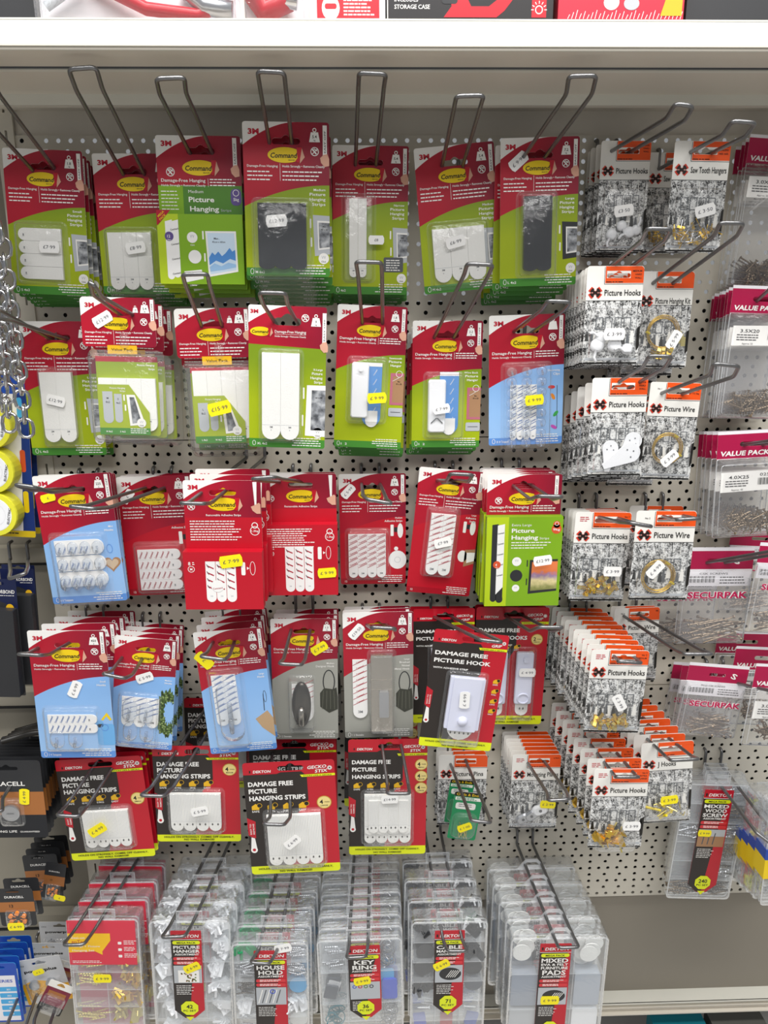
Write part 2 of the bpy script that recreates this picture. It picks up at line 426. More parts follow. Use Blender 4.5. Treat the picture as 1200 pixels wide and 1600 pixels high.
# plain sheet below the pegboard and the narrow ledge that ends it
zL = SEAM[3]; zb2 = P(800, 1553, -.012).z; XN = (xa+1.1)/2; WN = 1.1-xa
mb = MB(); mb.box((XN, .014, (zL+zb2)/2), (WN, .003, zL-zb2+.02), TAUPE); struct('trim_6', mb)
dF = .012; z5, z6, z7 = zb2, P(800, 1573, dF).z, P(800, 1589, dF).z
mb = MB(); mb.box((XN, 0, z5-.001), (WN, .028, .002), SHELFW); mb.box((XN, -dF, (z5+z6)/2), (WN, .0015, z5-z6), SHELFW)
rd = random.Random(5)
for i in range(7): mb.box((.25+rd.random()*.12, -dF-.0009, z6+.002), (.004+.012*rd.random(), .0004, .003+.003*rd.random()), GREYD)
mb.box((XN, -dF+.006, (z6+z7)/2), (WN, .0015, z6-z7), SHELFD); mb.box((XN, -dF+.003, (z6+z7)/2+.001), (WN, .007, .0015), SHELFD); mb.box((XN, -dF+.002, z7), (WN, .010, .002), SHELFD)
o = mb.build('display_shelf'); tag(o, 'narrow beige ledge with scuffed bright lip below the pegboard', 'shelf')
zf = z7
mb = MB(); mb.box((xm, .3, .3), (3, .01, 1.0), DARK); struct('wall_back', mb)  # black sheet standing in for the shade in the opening under the ledge
mb = MB(); mb.box((0, -1.5, -.01), (6, 4, .02), mat('floor_vinyl', '#cfccc6', .5, bump=.1, bscale=5)); struct('floor', mb)
# ------------------------------------------------------------------ printed cards
def sheet(mb, w, h, regions, slot=None, r=3.0, th=.5, back=None, bump=3.2, corners=(1, 1, 1, 1)):
    """a die-cut card: regions = [(lower boundary function, material), ...] from top to bottom; slot = (cx, cy, width, height)"""
    xs = {0.0, w}
    for i in range(34): xs.add(w*i/33)
    for k in range(6):
        q = r*(1-math.cos(R(90*k/5))); xs |= {q, w-q}
    if slot:
        cx, cy, sw, sh = slot
        for k in range(5):
            q = sh/2*(1-math.cos(R(90*k/4))); xs |= {cx-sw/2+q, cx+sw/2-q}
        for k in range(7): xs.add(cx-bump*1.6+bump*3.2*k/6)
    xs = sorted(xs); xs = [x for i, x in enumerate(xs) if i == 0 or x-xs[i-1] > .02]
    def top(x):
        if x < r and corners[0]: return r-math.sqrt(max(0, r*r-(r-x)**2))
        if x > w-r and corners[1]: return r-math.sqrt(max(0, r*r-(x-w+r)**2))
        return 0
    def bot(x):
        if x < r and corners[3]: return h-(r-math.sqrt(max(0, r*r-(r-x)**2)))
        if x > w-r and corners[2]: return h-(r-math.sqrt(max(0, r*r-(x-w+r)**2)))
        return h
    def hole(x):
        if not slot or x < cx-sw/2-1e-6 or x > cx+sw/2+1e-6: return None
        e = min(x-cx+sw/2, cx+sw/2-x); q = sh/2
        hh = q if e >= q else math.sqrt(max(0, q*q-(q-e)**2))
        b = max(0, bump*math.cos(min(1, abs(x-cx)/(bump*1.6))*math.pi/2)) if abs(x-cx) < bump*1.6 else 0
        return cy-hh-b, cy+hh
    back = back or IVORY
    for a, b in zip(xs, xs[1:]):
        ta, tb, ba, bb = top(a), top(b), bot(a), bot(b); ya, yb = ta, tb
        for fn, m in regions:
            na = ba if fn is None else min(max(fn(a), ya), ba); nb = bb if fn is None else min(max(fn(b), yb), bb)
            ha, hb = hole(a), hole(b)
            segs = [(ya, yb, na, nb)]
            if ha and hb:
                segs = [(ya, yb, max(ya, min(na, ha[0])), max(yb, min(nb, hb[0]))), (min(na, max(ya, ha[1])), min(nb, max(yb, hb[1])), na, nb)]
            for p, q, u, v in segs:
                if u-p > 1e-4 or v-q > 1e-4:
                    for d, mm in ((th, m), (0, back)):
                        mb.add([mb.c(a, p, d), mb.c(b, q, d), mb.c(b, v, d), mb.c(a, u, d)], [(0, 1, 2, 3)], mm)
            ya, yb = na, nb
        mb.add([mb.c(a, ta, 0), mb.c(b, tb, 0), mb.c(b, tb, th), mb.c(a, ta, th)], [(0, 1, 2, 3)], back)
        mb.add([mb.c(a, ba, 0), mb.c(b, bb, 0), mb.c(b, bb, th), mb.c(a, ba, th)], [(0, 1, 2, 3)], back)
    for x in (0, w):
        y0 = r if corners[0] else 0
        mb.add([mb.c(x, y0, 0), mb.c(x, h-r, 0), mb.c(x, h-r, th), mb.c(x, y0, th)], [(0, 1, 2, 3)], back)
LB = 6   # lowest print layer (clears the sheet thickness .5 mm)

def blister(x, y, w, h, dep, W, k, m=None, r=4, fl=3, name='blister'):
    mb = MB(W, k); m = m or BLIST
    L = [(rrect(x-fl, y-fl, w+2*fl, h+2*fl, r+fl, 4), .75), (rrect(x, y, w, h, r, 4), .9), (rrect(x+.5, y+.5, w-1, h-1, r, 4), dep*.7),
         (rrect(x+1.2, y+1.2, w-2.4, h-2.4, r, 4), dep*.93), (rrect(x+2.6, y+2.6, w-5.2, h-5.2, r*.8, 4), dep)]
    mb.loft(L, m); return (name, mb, None, True, 'clear plastic blister')

def tongue(x, y, w, h, side='b'):
    """strip outline with one rounded end"""
    r = w/2 if side in 'bt' else h/2
    if side == 'b': return [(x, y), (x+w, y)]+ell(x+w/2, y+h-r, r, r, 8, 0, 180)
    if side == 'l': return [(x+w, y), (x+w, y+h)]+ell(x+r, y+h/2, r, r, 8, 90, 270)
    if side == 'r': return [(x, y+h), (x, y)]+ell(x+w-r, y+h/2, r, r, 8, -90, 90)
def strip_bank(W, k, x, y, w, h, n, side='b', m=None, d0=1, d1=5, tab=True, name='hanging_strips', seam=None, arrows=False):
    """n strips side by side, each with a rounded pull tab"""
    out = []; m = m or STRIP
    for i in range(n):
        mb = MB(W, k)
        if side == 'b':
            sw = w/n; mb.prism(tongue(x+sw*i+.12, y, sw-.24, h), d0, d1+.15*(i % 2), m)
            if tab:
                ty = y+h-sw*.62
                if arrows:
                    for q in range(1, 8): mb.add([mb.c(x+sw*(i+q/8)-.12, y+1, d1+.22), mb.c(x+sw*(i+q/8)+.12, y+1, d1+.22), mb.c(x+sw*(i+q/8)+.12, ty-4.5, d1+.22), mb.c(x+sw*(i+q/8)-.12, ty-4.5, d1+.22)], [(0, 1, 2, 3)], GREYL)
                    for q in ((.28, .72) if sw > 9 else (.5,)):
                        ax = x+sw*(i+q); mb.add([mb.c(ax-.7, ty-1.6, d1+.3), mb.c(ax+.7, ty-1.6, d1+.3), mb.c(ax+.7, ty, d1+.3), mb.c(ax+1.5, ty, d1+.3), mb.c(ax, ty+1.8, d1+.3), mb.c(ax-1.5, ty, d1+.3), mb.c(ax-.7, ty, d1+.3)], [tuple(range(7))], BLACK)
                else:
                    mb.text('3M', x+sw*(i+.5), ty-.4, min(2.2, sw*.16), STRIPR, al='c', d=d1+.3); mb.text('v', x+sw*(i+.5), ty+3, min(2, sw*.14), STRIPR, al='c', d=d1+.3)
                mb.add([mb.c(x+sw*i+.3, ty-4.2, d1+.25), mb.c(x+sw*(i+1)-.3, ty-4.2, d1+.25), mb.c(x+sw*(i+1)-.3, ty-3.9, d1+.25), mb.c(x+sw*i+.3, ty-3.9, d1+.25)], [(0, 1, 2, 3)], GREYL)
        else:
            sh = h/n; mb.prism(tongue(x, y+sh*i+.15, w, sh-.3, side), d0, d1+.2*(i % 2), m)
            tx = x+sh*.5 if side == 'l' else x+w-sh*.5
            mb.text('3M', tx, y+sh*i+sh*.5+1, 1.9, STRIPR, al='c', d=d1+.35, rot=90)
        out.append((name[:-1] if name.endswith('s') else name, mb, None, False, None))
    return out
def liner_bank(W, k, x, y, w, h, n, ink, side='b', d0=1, d1=3, rot=25):
    out = []
    for i in range(n):
        mb = MB(W, k); rd = random.Random(i)
        if side == 'b':
            sw = w/n; mb.prism(tongue(x+sw*i+.1, y, sw-.2, h), d0, d1, LINER); cx0, cy0, cw, ch = x+sw*i, y, sw, h-sw*.9
            mb.text('3M', cx0+sw/2, y+h-sw*.4, sw*.2, STRIPR, al='c', d=d1+.2)
        else:
            sh = h/n; mb.prism(tongue(x, y+sh*i+.1, w, sh-.2, side), d0, d1, LINER); cx0, cy0, cw, ch = x, y+sh*i, w-sh*.9, sh
            mb.text('3M', x+w-sh*.7, y+sh*(i+.5)+1.2, 2, STRIPR, al='c', d=d1+.2, rot=90)
        st = 8.5; yy = cy0+3.5
        ang = rot if side == 'b' else 55
        if side == 'b':
            while yy < cy0+ch-1:
                l = min(cw*.82, 11); mb.text('Command', cx0+cw/2-l*.42*math.cos(R(ang)), yy+l*.3*math.sin(R(ang))+1, 2.6, ink, d=d1+.2, fit=l, rot=ang, bold=2)
                mb.add([mb.c(cx0+.4, yy+4.4, d1+.15), mb.c(cx0+cw-.4, yy+4.2-cw*.45, d1+.15), mb.c(cx0+cw-.4, yy+5.2-cw*.45, d1+.15), mb.c(cx0+.4, yy+5.2, d1+.15)], [(0, 1, 2, 3)], ink)
                yy += st
        else:
            xx = cx0+4
            while xx < cx0+cw-2:
                mb.text('Command', xx-1, cy0+ch-1.4, 2.6, ink, d=d1+.2, fit=min(10, ch*.9), rot=65, bold=2); xx += 7
        out.append(('adhesive_strip', mb, None, False, None))
    return out

def logo(mb, x, y, s=1.0, L=LB+3):
    """yellow oval brand mark with the name across it and the peeling strip"""
    mb.poly(ell(x, y, 19.5*s, 8.6*s, 28), BLACK if False else GOLDP, L-1, ) if False else None
    mb.poly(ell(x, y, 19*s, 8*s, 28), YEL, L)
    mb.text('Command', x-16.2*s, y+2.8*s, 5.2*s, BLACK, L+2, fit=29*s, bold=2, shear=.18)
    mb.text('BRAND', x+4*s, y+5.6*s, 1.1*s, BLACK, L+2, fit=7*s)
    mb.poly([(x+13*s, y-8*s), (x+19*s, y-8*s), (x+19.6*s, y+1*s), (x+15*s, y+8*s), (x+11.5*s, y+6*s), (x+14*s, y+3*s)], RED, L+3)
    mb.poly([(x+19*s, y-7*s), (x+20.5*s, y-2*s), (x+22*s, y+2*s), (x+16.5*s, y+8.6*s), (x+17*s, y+3*s)], SKIN, L+4)
def weight(mb, x, y, t, unit='kg', s=1.0, L=LB+2):
    mb.ring(x, y-6.2*s, 2.2*s, .9*s, WHITE, L); mb.poly([(x-4*s, y-4*s), (x+4*s, y-4*s), (x+6*s, y+6*s), (x-6*s, y+6*s)], WHITE, L)
    mb.text(t, x, y+2*s, 3.1*s, BLACK, L+1, al='c'); mb.text(unit, x, y+4.8*s, 1.6*s, BLACK, L+1, al='c')
def nail(mb, x, y, s=1.0, L=LB+2):
    mb.ring(x, y, 4.6*s, .8*s, WHITE, L, ); mb.line(x-2.6*s, y-2.4*s, x+2*s, y+2.6*s, 1.5*s, WHITE, L); mb.line(x+2.8*s, y-2.6*s, x-2.8*s, y+2.8*s, .8*s, WHITE, L)
    mb.line(x-1*s, y-3*s, x+3*s, y-.5*s, .9*s, WHITE, L)
def easyoff(mb, x, y0, y1, L=LB+2):
    mb.rect(x, y0, 4.6, y1-y0, WHITE, L); mb.text('EASY OFF', x+3.3, y1-3, 2, GREYD, L+1, rot=90, fit=(y1-y0)*.72)
    mb.poly([(x-2, y1+7), (x-3, y1+2), (x+1, y1-1.5), (x+5, y1-2), (x+7, y1+3), (x+7, y1+10), (x+2, y1+11)], SKIN, L+2)
def click(mb, x, y, s=1.0, L=LB+2, lab='Click'):
    mb.disc(x, y, 6*s, WHITE, L); mb.text('VV', x, y+.4*s, 3.4*s, GREYL, L+1, al='c', fit=5*s); mb.text(lab, x, y+4.2*s, 1.9*s, BLACK, L+1, al='c')
def corner3m(mb, x=6, y=12.5, s=1.0, L=LB+2): mb.text('3M', x, y, 5.4*s, REDC, L, fit=12*s, bold=4)
def arc(x): return 23.5*max(0, 1-x/60)**1.9

SLOT = (47.5, 19.5, 31, 6.4)
def command_sheet(mb, h, body, foot, up=64, drop=23, head=None, red_body=False, easy=True):
    fb = lambda x: up+drop*max(0, 1-x/95)**2.0
    regs = [(arc, WHITE), (fb, head or CRIM), (lambda x: h-9.5, body), (None, foot)]
    sheet(mb, 95, h, regs, SLOT)
    corner3m(mb)
def header_text(mb, var='A', y=46):
    L = LB+2
    if var == 'A':
        mb.text('Damage-Free Hanging', 4, y, 2.5, WHITE, L, fit=34); mb.text('Holds Strongly • Removes Cleanly', 43, y, 2.5, WHITE, L, fit=47)
        mb.line(40.5, y-4, 40.5, y+14, .35, WHITE, L)
        mb.greek(4, y+4, 33, 3, WHITE, 4.1, 1.3, 1); mb.greek(43, y+4, 46, 3, WHITE, 4.1, 1.3, 2)
    else:
        mb.text('Damage-Free Hanging', 4, y, 3.6, WHITE, L, fit=50); mb.text('Holds Strongly • Removes Cleanly', 4, y+4.6, 2.3, WHITE, L, fit=50)
        mb.line(57, y-4, 57, y+5, .35, WHITE, L); mb.greek(59, y-3.6, 31, 3, WHITE, 3.1, 1.2, 3)
def foot(mb, h, t, y=None):
    mb.text(t, 10, h-3.2, 3, WHITE, LB+2, fit=min(16, 2.1*len(t))); mb.ring(6.3, h-5.2, 2.1, .5, WHITE, LB+2, ry=3.2)
    mb.greek(52, h-13, 38, 4, WHITE, 3, 1.1, len(t), al='r')

def green_pack(w, h, title, kg, tally, body='white', strips=None, pic='silver', head='A', blist=None, note=False):
    """hanging-strip pack: red head, lime body"""
    k = w/95; H = h/k; mb = MB(w, k)
    command_sheet(mb, H, GREEN, GREENB)
    logo(mb, 46, 33.5); weight(mb, 79, 14, kg); nail(mb, 79, 29.5); easyoff(mb, 88, 3, 34); header_text(mb, head)
    y = 70
    for i, t in enumerate(title):
        mb.text(t, 90.5, y, 2.6 if i == 0 else 3.3, WHITE, LB+2, al='r', fit=(2.1 if i == 0 else 2.45)*len(t)+.5, bold=1); y += 5 if i == 0 else 5.2
    # framed picture print at the right edge
    fy = 95
    if pic in ('silver', 'dark', 'white'):
        fc = {'silver': GREYL, 'dark': CHAR, 'white': WHITE}[pic]
        mb.poly([(76, fy), (95, fy+1), (95, fy+42), (78, fy+44)], fc, LB+1); mb.poly([(81, fy+6), (95, fy+6.5), (95, fy+36), (82, fy+37.5)], WHITE if pic != 'white' else GREYL, LB+2)
        mb.poly([(82.5, fy+8), (95, fy+8.5), (95, fy+34), (83.3, fy+35.5)], GREYPIC, LB+3)
        mb.text('Max', 89, fy+13, 1.6, BLACK, LB+4, al='c'); mb.text('40 x 60', 89, fy+16.4, 1.9, BLACK, LB+4, al='c')
        mb.rect(72.5, fy+4, 1.8, 10, WHITE, LB+1, .6); mb.rect(73.3, fy+24, 1.8, 10, WHITE, LB+1, .6)
    elif pic == 'frame':
        mb.frame([(76, fy-6), (95, fy-6), (95, fy+38), (76, fy+38)], [(79.5, fy-2), (95, fy-2), (95, fy+34.5), (79.5, fy+34.5)], .5, .75, PINKP)
        mb.rect(79.5, fy-2, 15.5, 36.5, BROWNP, LB+1); mb.text('Max', 88, fy+6, 1.6, BLACK, LB+4, al='c'); mb.text('30 x 20', 88, fy+9.5, 1.9, BLACK, LB+4, al='c')
        mb.ring(88, fy-5, 4.6, .6, WHITE, LB+4); mb.line(88, fy, 79, fy+5, .5, WHITE, LB+4)
        mb.rect(75, fy+42, 20, 12, GREYL, LB+4, 2); mb.line(78, fy+48, 92, fy+48, .9, GREYD, LB+5)
    if pic != 'frame': click(mb, 88, H-20)
    if note:
        mb.rect(65, fy+36, 25, 18, GREYD, LB+4, 2); mb.greek(68, fy+39, 19, 5, WHITE, 3, 1.2, 5, L=LB+5)
    foot(mb, H, tally)
    parts = [('card', mb, None, False, None)]
    parts += strips(w, k, H) if strips else []
    if blist: parts.append(blister(*blist, w, k))
    return parts

# contents of the blisters ------------------------------------------------------------
def st_small(w, k, H): return strip_bank(w, k, 13, 90, 52, 60, 4, 'l')
def st_med(w, k, H): return strip_bank(w, k, 11, 88, 52, 66, 3, 'b')
def st_med2(w, k, H): return strip_bank(w, k, 14, 92, 63, 62, 3, 'b')
def pouch(w, k, x, y, ww, hh, n, d1=8):
    mb = MB(w, k); r = ww/n/2; low = []
    for i in range(n-1, -1, -1): low += ell(x+r*(2*i+1), y+hh-r*.5, r, r*.5, 8, 0, 180)
    mb.prism([(x, y), (x+ww, y)]+low, 1, d1, DSTRIP); return [('dark_strip_pouch', mb, None, False, 'dark crinkled pouch of strips')]
def st_dark(w, k, H): return pouch(w, k, 15, 84, 54, 70, 3)
def st_narrow(w, k, H): return strip_bank(w, k, 21, 62, 22, 94, 2, 'b', d1=6)
def st_darkL(w, k, H): return pouch(w, k, 28, 66, 34, 86, 2)
def st_large(w, k, H): return strip_bank(w, k, 22, 62, 40, 88, 2, 'b', d1=8)
def st_xl(w, k, H): return strip_bank(w, k, 17, 56, 46, 115, 2, 'b', d1=8)

def xl_pack(w, h):
    k = w/95; H = h/k; mb = MB(w, k)
    sheet(mb, 95, H, [(lambda x: 21*max(0, 1-x/50)**1.6, WHITE), (lambda x: 46+4*x/95, CRIM), (lambda x: H-11, GREEN), (None, GREENB)], (47.5, 18.5, 33, 9), bump=5)
    corner3m(mb, 2.5, 9.5, .8); logo(mb, 15, 31, .68); mb.text('Damage-Free Hanging', 32, 32, 3.2, WHITE, LB+2, fit=38); mb.text('Holds Strongly • Removes Cleanly', 32, 37, 2, WHITE, LB+2, fit=38)
    mb.line(32, 33.6, 70, 33.6, .3, WHITE, LB+2); nail(mb, 69, 13.5); weight(mb, 82, 17, '9'); easyoff(mb, 90, 7, 43)
    y = 76
    for i, t in enumerate(('X-Large', 'Picture', 'Hanging', 'Strips')): mb.text(t, 91, y, 2.6 if i == 0 else 3.4, WHITE, LB+2, al='r'); y += 5.2
    mb.poly([(72, 94), (95, 94), (95, 158), (70, 157)], WHITE, LB+1); mb.poly([(78, 100), (95, 100), (95, 150), (77, 150)], GREYPIC, LB+2)
    mb.text('60 x 90', 87, 110, 2, BLACK, LB+4, al='c'); mb.rect(67, 97, 2, 14, WHITE, LB+1, .6); mb.rect(66, 131, 2, 14, WHITE, LB+1, .6)
    click(mb, 86, H-20, 1.1); foot(mb, H, 'XL 4x2')
    return [('card', mb, None, False, None)]+strip_bank(w, k, 17, 56, 46, H-67, 2, 'b', d1=7)+[blister(15, 53, 50, H-62, 10, w, k)]

def value_pack(w, h, a, b):
    """clamshell value pack under a red header card"""
    k = w/95; H = h/k; hd = 62; mb = MB(w, k)
    sheet(mb, 95, hd, [(arc, WHITE), (None, CRIM)], SLOT, r=5)
    corner3m(mb); logo(mb, 46, 33); weight(mb, 82, 13, '5.4'); weight(mb, 70, 15, '1.8', s=.6); nail(mb, 80, 30); easyoff(mb, 89, 2, 30); header_text(mb, 'A', 45)
    parts = [('header_card', mb, None, False, None)]
    y0 = 66
    sc = MB(w, k); sc.rect(32, hd-2, 38, 11, AMBER, 30); sc.text('Value Pack', 51, hd+5, 3.6, BLACK, 33, al='c', fit=28, bold=0)
    parts.append(('value_flag', sc, 0, False, 'yellow flag'))
    x0, ww = 6, 98
    cl = MB(w, k)
    cl.loft([(rrect(x0, y0, ww, H-y0, 9, 5), 0), (rrect(x0, y0, ww, H-y0, 9, 5), 4), (rrect(x0+4, y0+4, ww-8, H-y0-8, 7, 5), 4.5), (rrect(x0+5, y0+5, ww-10, H-y0-10, 7, 5), 15), (rrect(x0+8, y0+8, ww-16, H-y0-16, 6, 5), 17)], MATS['blister_plastic'])
    cl.loft([(rrect(48, 44, 12, 20, 5, 5), 1.5), (rrect(49, 45, 10, 18, 4, 5), 4)], MATS['blister_plastic'])
    parts.append(('clamshell', cl, None, True, 'clear plastic clamshell'))
    bk = MB(w, k); bk.prism(rrect(x0+9, y0+8, ww-18, H-y0-17, 4), 1, 1.6, GREEN)
    bk.rect(x0+9, y0+8, ww-18, 7, CRIM, 18); bk.text('Picture Hanging', x0+ww-13, y0+20, 2.6, WHITE, 19, al='r'); bk.text('Strips', x0+ww-13, y0+25, 2.6, WHITE, 19, al='r')
    parts.append(('insert_card', bk, None, False, 'lime insert card'))
    sy = y0+36 if a == 'M' else y0+12
    parts += strip_bank(w, k, x0+12, sy, ww-24, H-sy-16, 4, 'b', d0=2, d1=6)
    lf = MB(w, k); ly = y0+44; lx = x0+11; lw, lh = 66, H-ly-11
    pts = [(lx, ly), (lx+lw*.62, ly), (lx+lw, ly+lh*.55), (lx+lw, ly+lh), (lx, ly+lh)]
    lf.prism(pts, 7, 7.5, GREEN); D = 84
    lf.poly([(lx, ly+lh-9), (lx+lw, ly+lh-9), (lx+lw, ly+lh), (lx, ly+lh)], GREENB, D)
    lf.text('Picture Hanging', lx+36, ly+5.5, 2.3, WHITE, D+1, al='r'); lf.text('Strips', lx+36, ly+9.3, 2.3, WHITE, D+1, al='r')
    for q, (sx, s1, s2, sw) in enumerate(((lx+6, a, '8x2', 13), (lx+21, b, '4x2', 10))):
        lf.poly(tongue(sx, ly+9+3*q, sw, lh-24-4*q), GREYL, D+1); lf.text(s1, sx+sw/2, ly+19+q, 2.6, BLACK, D+2, al='c'); lf.text(s2, sx+sw/2, ly+24+q, 2.6, BLACK, D+2, al='c')
    lf.poly([(lx+37, ly+13), (lx+48, ly+13), (lx+60, ly+lh-14), (lx+40, ly+lh-12)], WHITE, D+1); lf.poly([(lx+41, ly+16), (lx+47, ly+16), (lx+55, ly+lh-17), (lx+43, ly+lh-15)], GREYPIC, D+2)
    lf.rect(lx+33, ly+13, 2, 8, WHITE, D+1, .6); lf.rect(lx+34, ly+26, 2, 8, WHITE, D+1, .6)
    click(lf, lx+55, ly+lh-16, 1, D+4); lf.text(a+' 8x2', lx+8, ly+lh-3, 2.4, WHITE, D+2); lf.text(b+' 4x2', lx+26, ly+lh-3, 2.4, WHITE, D+2); lf.greek(lx+40, ly+lh-8.5, 24, 3, WHITE, 2.6, 1, 9, L=D+2)
    parts.append(('leaflet', lf, None, False, 'lime leaflet'))
    return parts

def box_pack(w, h, kind):
    """carton hanging on a flat header card"""
    k = w/95; H = h/k; mb = MB(w, k); P_ = []
    if kind == 'mega':
        yb = H*.525
        sheet(mb, 95, yb+2, [(arc, WHITE), (lambda x: H*.325, CRIM), (lambda x: yb-.5, GREEN3), (None, GREEN2)], (50, 16, 32, 7)); corner3m(mb, 6, 11)
        logo(mb, 48, 33.5, 1.02); nail(mb, 15, 38, 1.05); header_text(mb, 'B', 48.5); easyoff(mb, 86, 2, 32)
        mb.rect(0, H*.325+.5, 28, yb-H*.325-1, GREEN2, LB+1); mb.greek(3, H*.325+6, 23, 6, WHITE, 3.8, 1, 8)
        q0 = H*.325; mb.text('Medium', 34, q0+8, 3.4, WHITE, LB+2, bold=0, fit=17); mb.text('Picture', 34, q0+17.5, 5.6, WHITE, LB+2, bold=2, fit=29); mb.text('Hanging', 35, q0+27.5, 5.6, WHITE, LB+2, bold=2, fit=33); mb.text('Strips', 70, q0+27.5, 2.8, GREYL, LB+2, bold=0, fit=12)
        mb.rect(82, H*.325+3, 12, 18, PURPLE, LB+2, 5); mb.ring(88, H*.325+7.5, 3.6, .6, WHITE, LB+3); mb.text('5kg', 88, H*.325+16, 3.3, WHITE, LB+3, al='c'); dep = 11
    elif kind in 'ML':
        yb = H*(.535 if kind == 'M' else .40)
        hx = 4 if kind == 'M' else 2
        sheet(mb, 95, yb+2, [(arc, WHITE), (lambda x: H*.29, CRIM), (None, RED)], (48, 15.5, 33, 7)); corner3m(mb, 6, 11)
        logo(mb, 49, 30, 1.05); nail(mb, 9, 33); mb.text('Removable Adhesive Strips', 48, 45, 2.6, WHITE, LB+2, al='c', fit=43)
        mb.poly([(85, 2), (90, 2), (89, 34), (87, 34)], WHITE, LB+2); mb.poly([(84, 38), (82, 33), (87, 31), (92, 28), (94, 30), (94, 42), (89, 42)], SKIN, LB+3); dep = 16
    else:
        yb = H*.305
        sheet(mb, 95, yb+2, [(arc, WHITE), (None, CRIM)], (46, 15, 30, 7)); corner3m(mb, 6, 12)
        logo(mb, 47, 31.5); nail(mb, 15, 34); header_text(mb, 'B', 44); easyoff(mb, 86, 2, 28); dep = 12
    P_.append(('header_card', mb, None, False, None))
    bx = MB(w, k); hb = H-yb; base = GREEN2 if kind in ('mega', 'XL') else RED
    if kind == 'XL': base = GREEN2
    x0, x1 = (-1, 96)
    A = [(x0, yb), (x1, yb), (x1, H), (x0, H)]
    bx.prism(A, 1, 1+dep, base)
    D = (1+dep)/.09   # printing layer on the carton's face
    if kind == 'mega':
        bx.rect(x0, yb+0, 24, hb, mat('lime_side_print', '#b7cf1c', .4), D)
        for q, (sx, o) in enumerate(((8, 0), (15, -2))): bx.poly(ell(sx+4, H-9+o, 4, 4, 10, 0, 180)+[(sx, yb+8), (sx+8, yb+6)], LINER, D+1+q)
        for q in range(4): bx.text('Command', 14, yb+18+q*16, 2, BLACK, D+4, fit=9, rot=10)
        bx.poly([(-1, yb-4), (15, yb-4), (0, yb+12), (-1, yb+12)], CRIM, D+5); bx.text('MEGA', 1.5, yb+4, 2.4, YEL, D+6, rot=42, fit=9); bx.text('PACK', 3.2, yb+7.4, 2.4, YEL, D+6, rot=42, fit=9)
        bx.disc(12, yb+24, 5, PURPLE, D+5); bx.text('12', 11.5, yb+25.4, 3.2, WHITE, D+6, al='c'); bx.text('Pairs', 12, yb+28.4, 1.5, WHITE, D+6, al='c')
        click(bx, 38, yb+25, 1, D+1, ''); bx.text('Click', 38, yb+34, 1.8, WHITE, D+2, al='c'); bx.disc(40, yb+46, 7.4, LINER, D+1)
        bx.poly([(27, yb+62), (47, yb+60), (49, yb+70), (29, yb+74)], LINER, D+1); bx.text('Sicher', 38, yb+78, 1.8, WHITE, D+2, al='c')
        bx.poly([(53, yb+18), (88, yb+18), (89, yb+62), (55, yb+68)], WHITE, D+1); bx.poly([(55, yb+20), (86, yb+20), (87, yb+60), (57, yb+65)], mat('pale_sky_print', '#cfe3f5', .4), D+2); bx.poly([(56, yb+47), (60, yb+41), (63, yb+44), (67, yb+40), (71, yb+45), (75, yb+42), (80, yb+36), (83, yb+40), (86.3, yb+38), (86.7, yb+50), (80, yb+48), (72, yb+53), (64, yb+50), (56.4, yb+55)], mat('mountain_print', '#4f8fd6', .4), D+3); bx.poly([(56.4, yb+57), (62, yb+53), (70, yb+56), (78, yb+52), (86.8, yb+54), (86.9, yb+57), (72, yb+60), (57, yb+62)], mat('mist_print', '#9cc4ea', .4), D+4)
        bx.text('Max...', 66, yb+27, 2.2, BLACK, D+3, al='c'); bx.text('45cm x 60cm', 68, yb+30.6, 2, BLACK, D+3, al='c'); bx.rect(49.5, yb+18, 1.8, 9, WHITE, D+1); bx.rect(50.5, yb+42, 1.8, 9, WHITE, D+1)
    elif kind in 'ML':
        m0 = mb
        if kind == 'M':
            m0.greek(6, 51, 70, 8, WHITE, 3.4, 1.3, 4); ky = 58
        else:
            bx.greek(4, yb+5, 66, 9, WHITE, 3, 1.2, 5, L=D+1); ky = None
        t, o, dd = (m0, 58, LB+2) if kind == 'M' else (bx, yb+10, D+1)
        t.ring(86, o-1, 4, 1, WHITE, dd); t.ring(86, o+6, 6, .8, WHITE, dd); t.text('1.3kg' if kind == 'M' else '2.2kg', 86, o+7.4, 2.6, WHITE, dd+1, al='c', fit=9)
        sy = yb+13 if kind == 'M' else yb+30; sx = 26 if kind == 'M' else 27
        bx.text('8', 5, sy+4, 4.6, WHITE, D+1); bx.greek(10, sy, 3, 2, WHITE, 2.4, 1, 1, L=D+1); bx.ring(8.5, sy+9, 4.2, .7, WHITE, D+1); bx.text(kind, 8.5, sy+10.6, 3.2, WHITE, D+2, al='c')
        hh = H-sy-(9 if kind == 'M' else 4)
        for q in range(3):
            bx.poly(tongue(sx+12.6*q, sy-1, 12, hh), LINER, D+1)
            yy = sy+7
            while yy < sy+hh-12:
                bx.line(sx+12.6*q+2, yy-2.4, sx+12.6*q+10, yy+1.4, 1.6, LINERR, D+2); bx.line(sx+12.6*q+1.5, yy-4.2, sx+12.6*q+4, yy, .9, GREYD, D+3); yy += 9
            bx.text('3M', sx+12.6*q+6, sy+hh-8, 1.8, GREYL, D+2, al='c')
        bx.rect(70, sy, 5, 17, WHITE, D+1, 1.5); bx.poly([(77, sy+6), (80, sy+8), (77, sy+10)], WHITE, D+1); bx.ring(84, sy+8, 3.4, .6, WHITE, D+1, ry=9)
        if kind == 'M': bx.disc(sx+14, sy+31, 8, LINER, D+4); bx.text('Command', sx+14, sy+35, 2.4, LINERR, D+5, al='c', fit=12, rot=8)
    else:
        bx.rect(x0, yb, 28, hb, mat('lime_side_print', '#b7cf1c', .4), D)
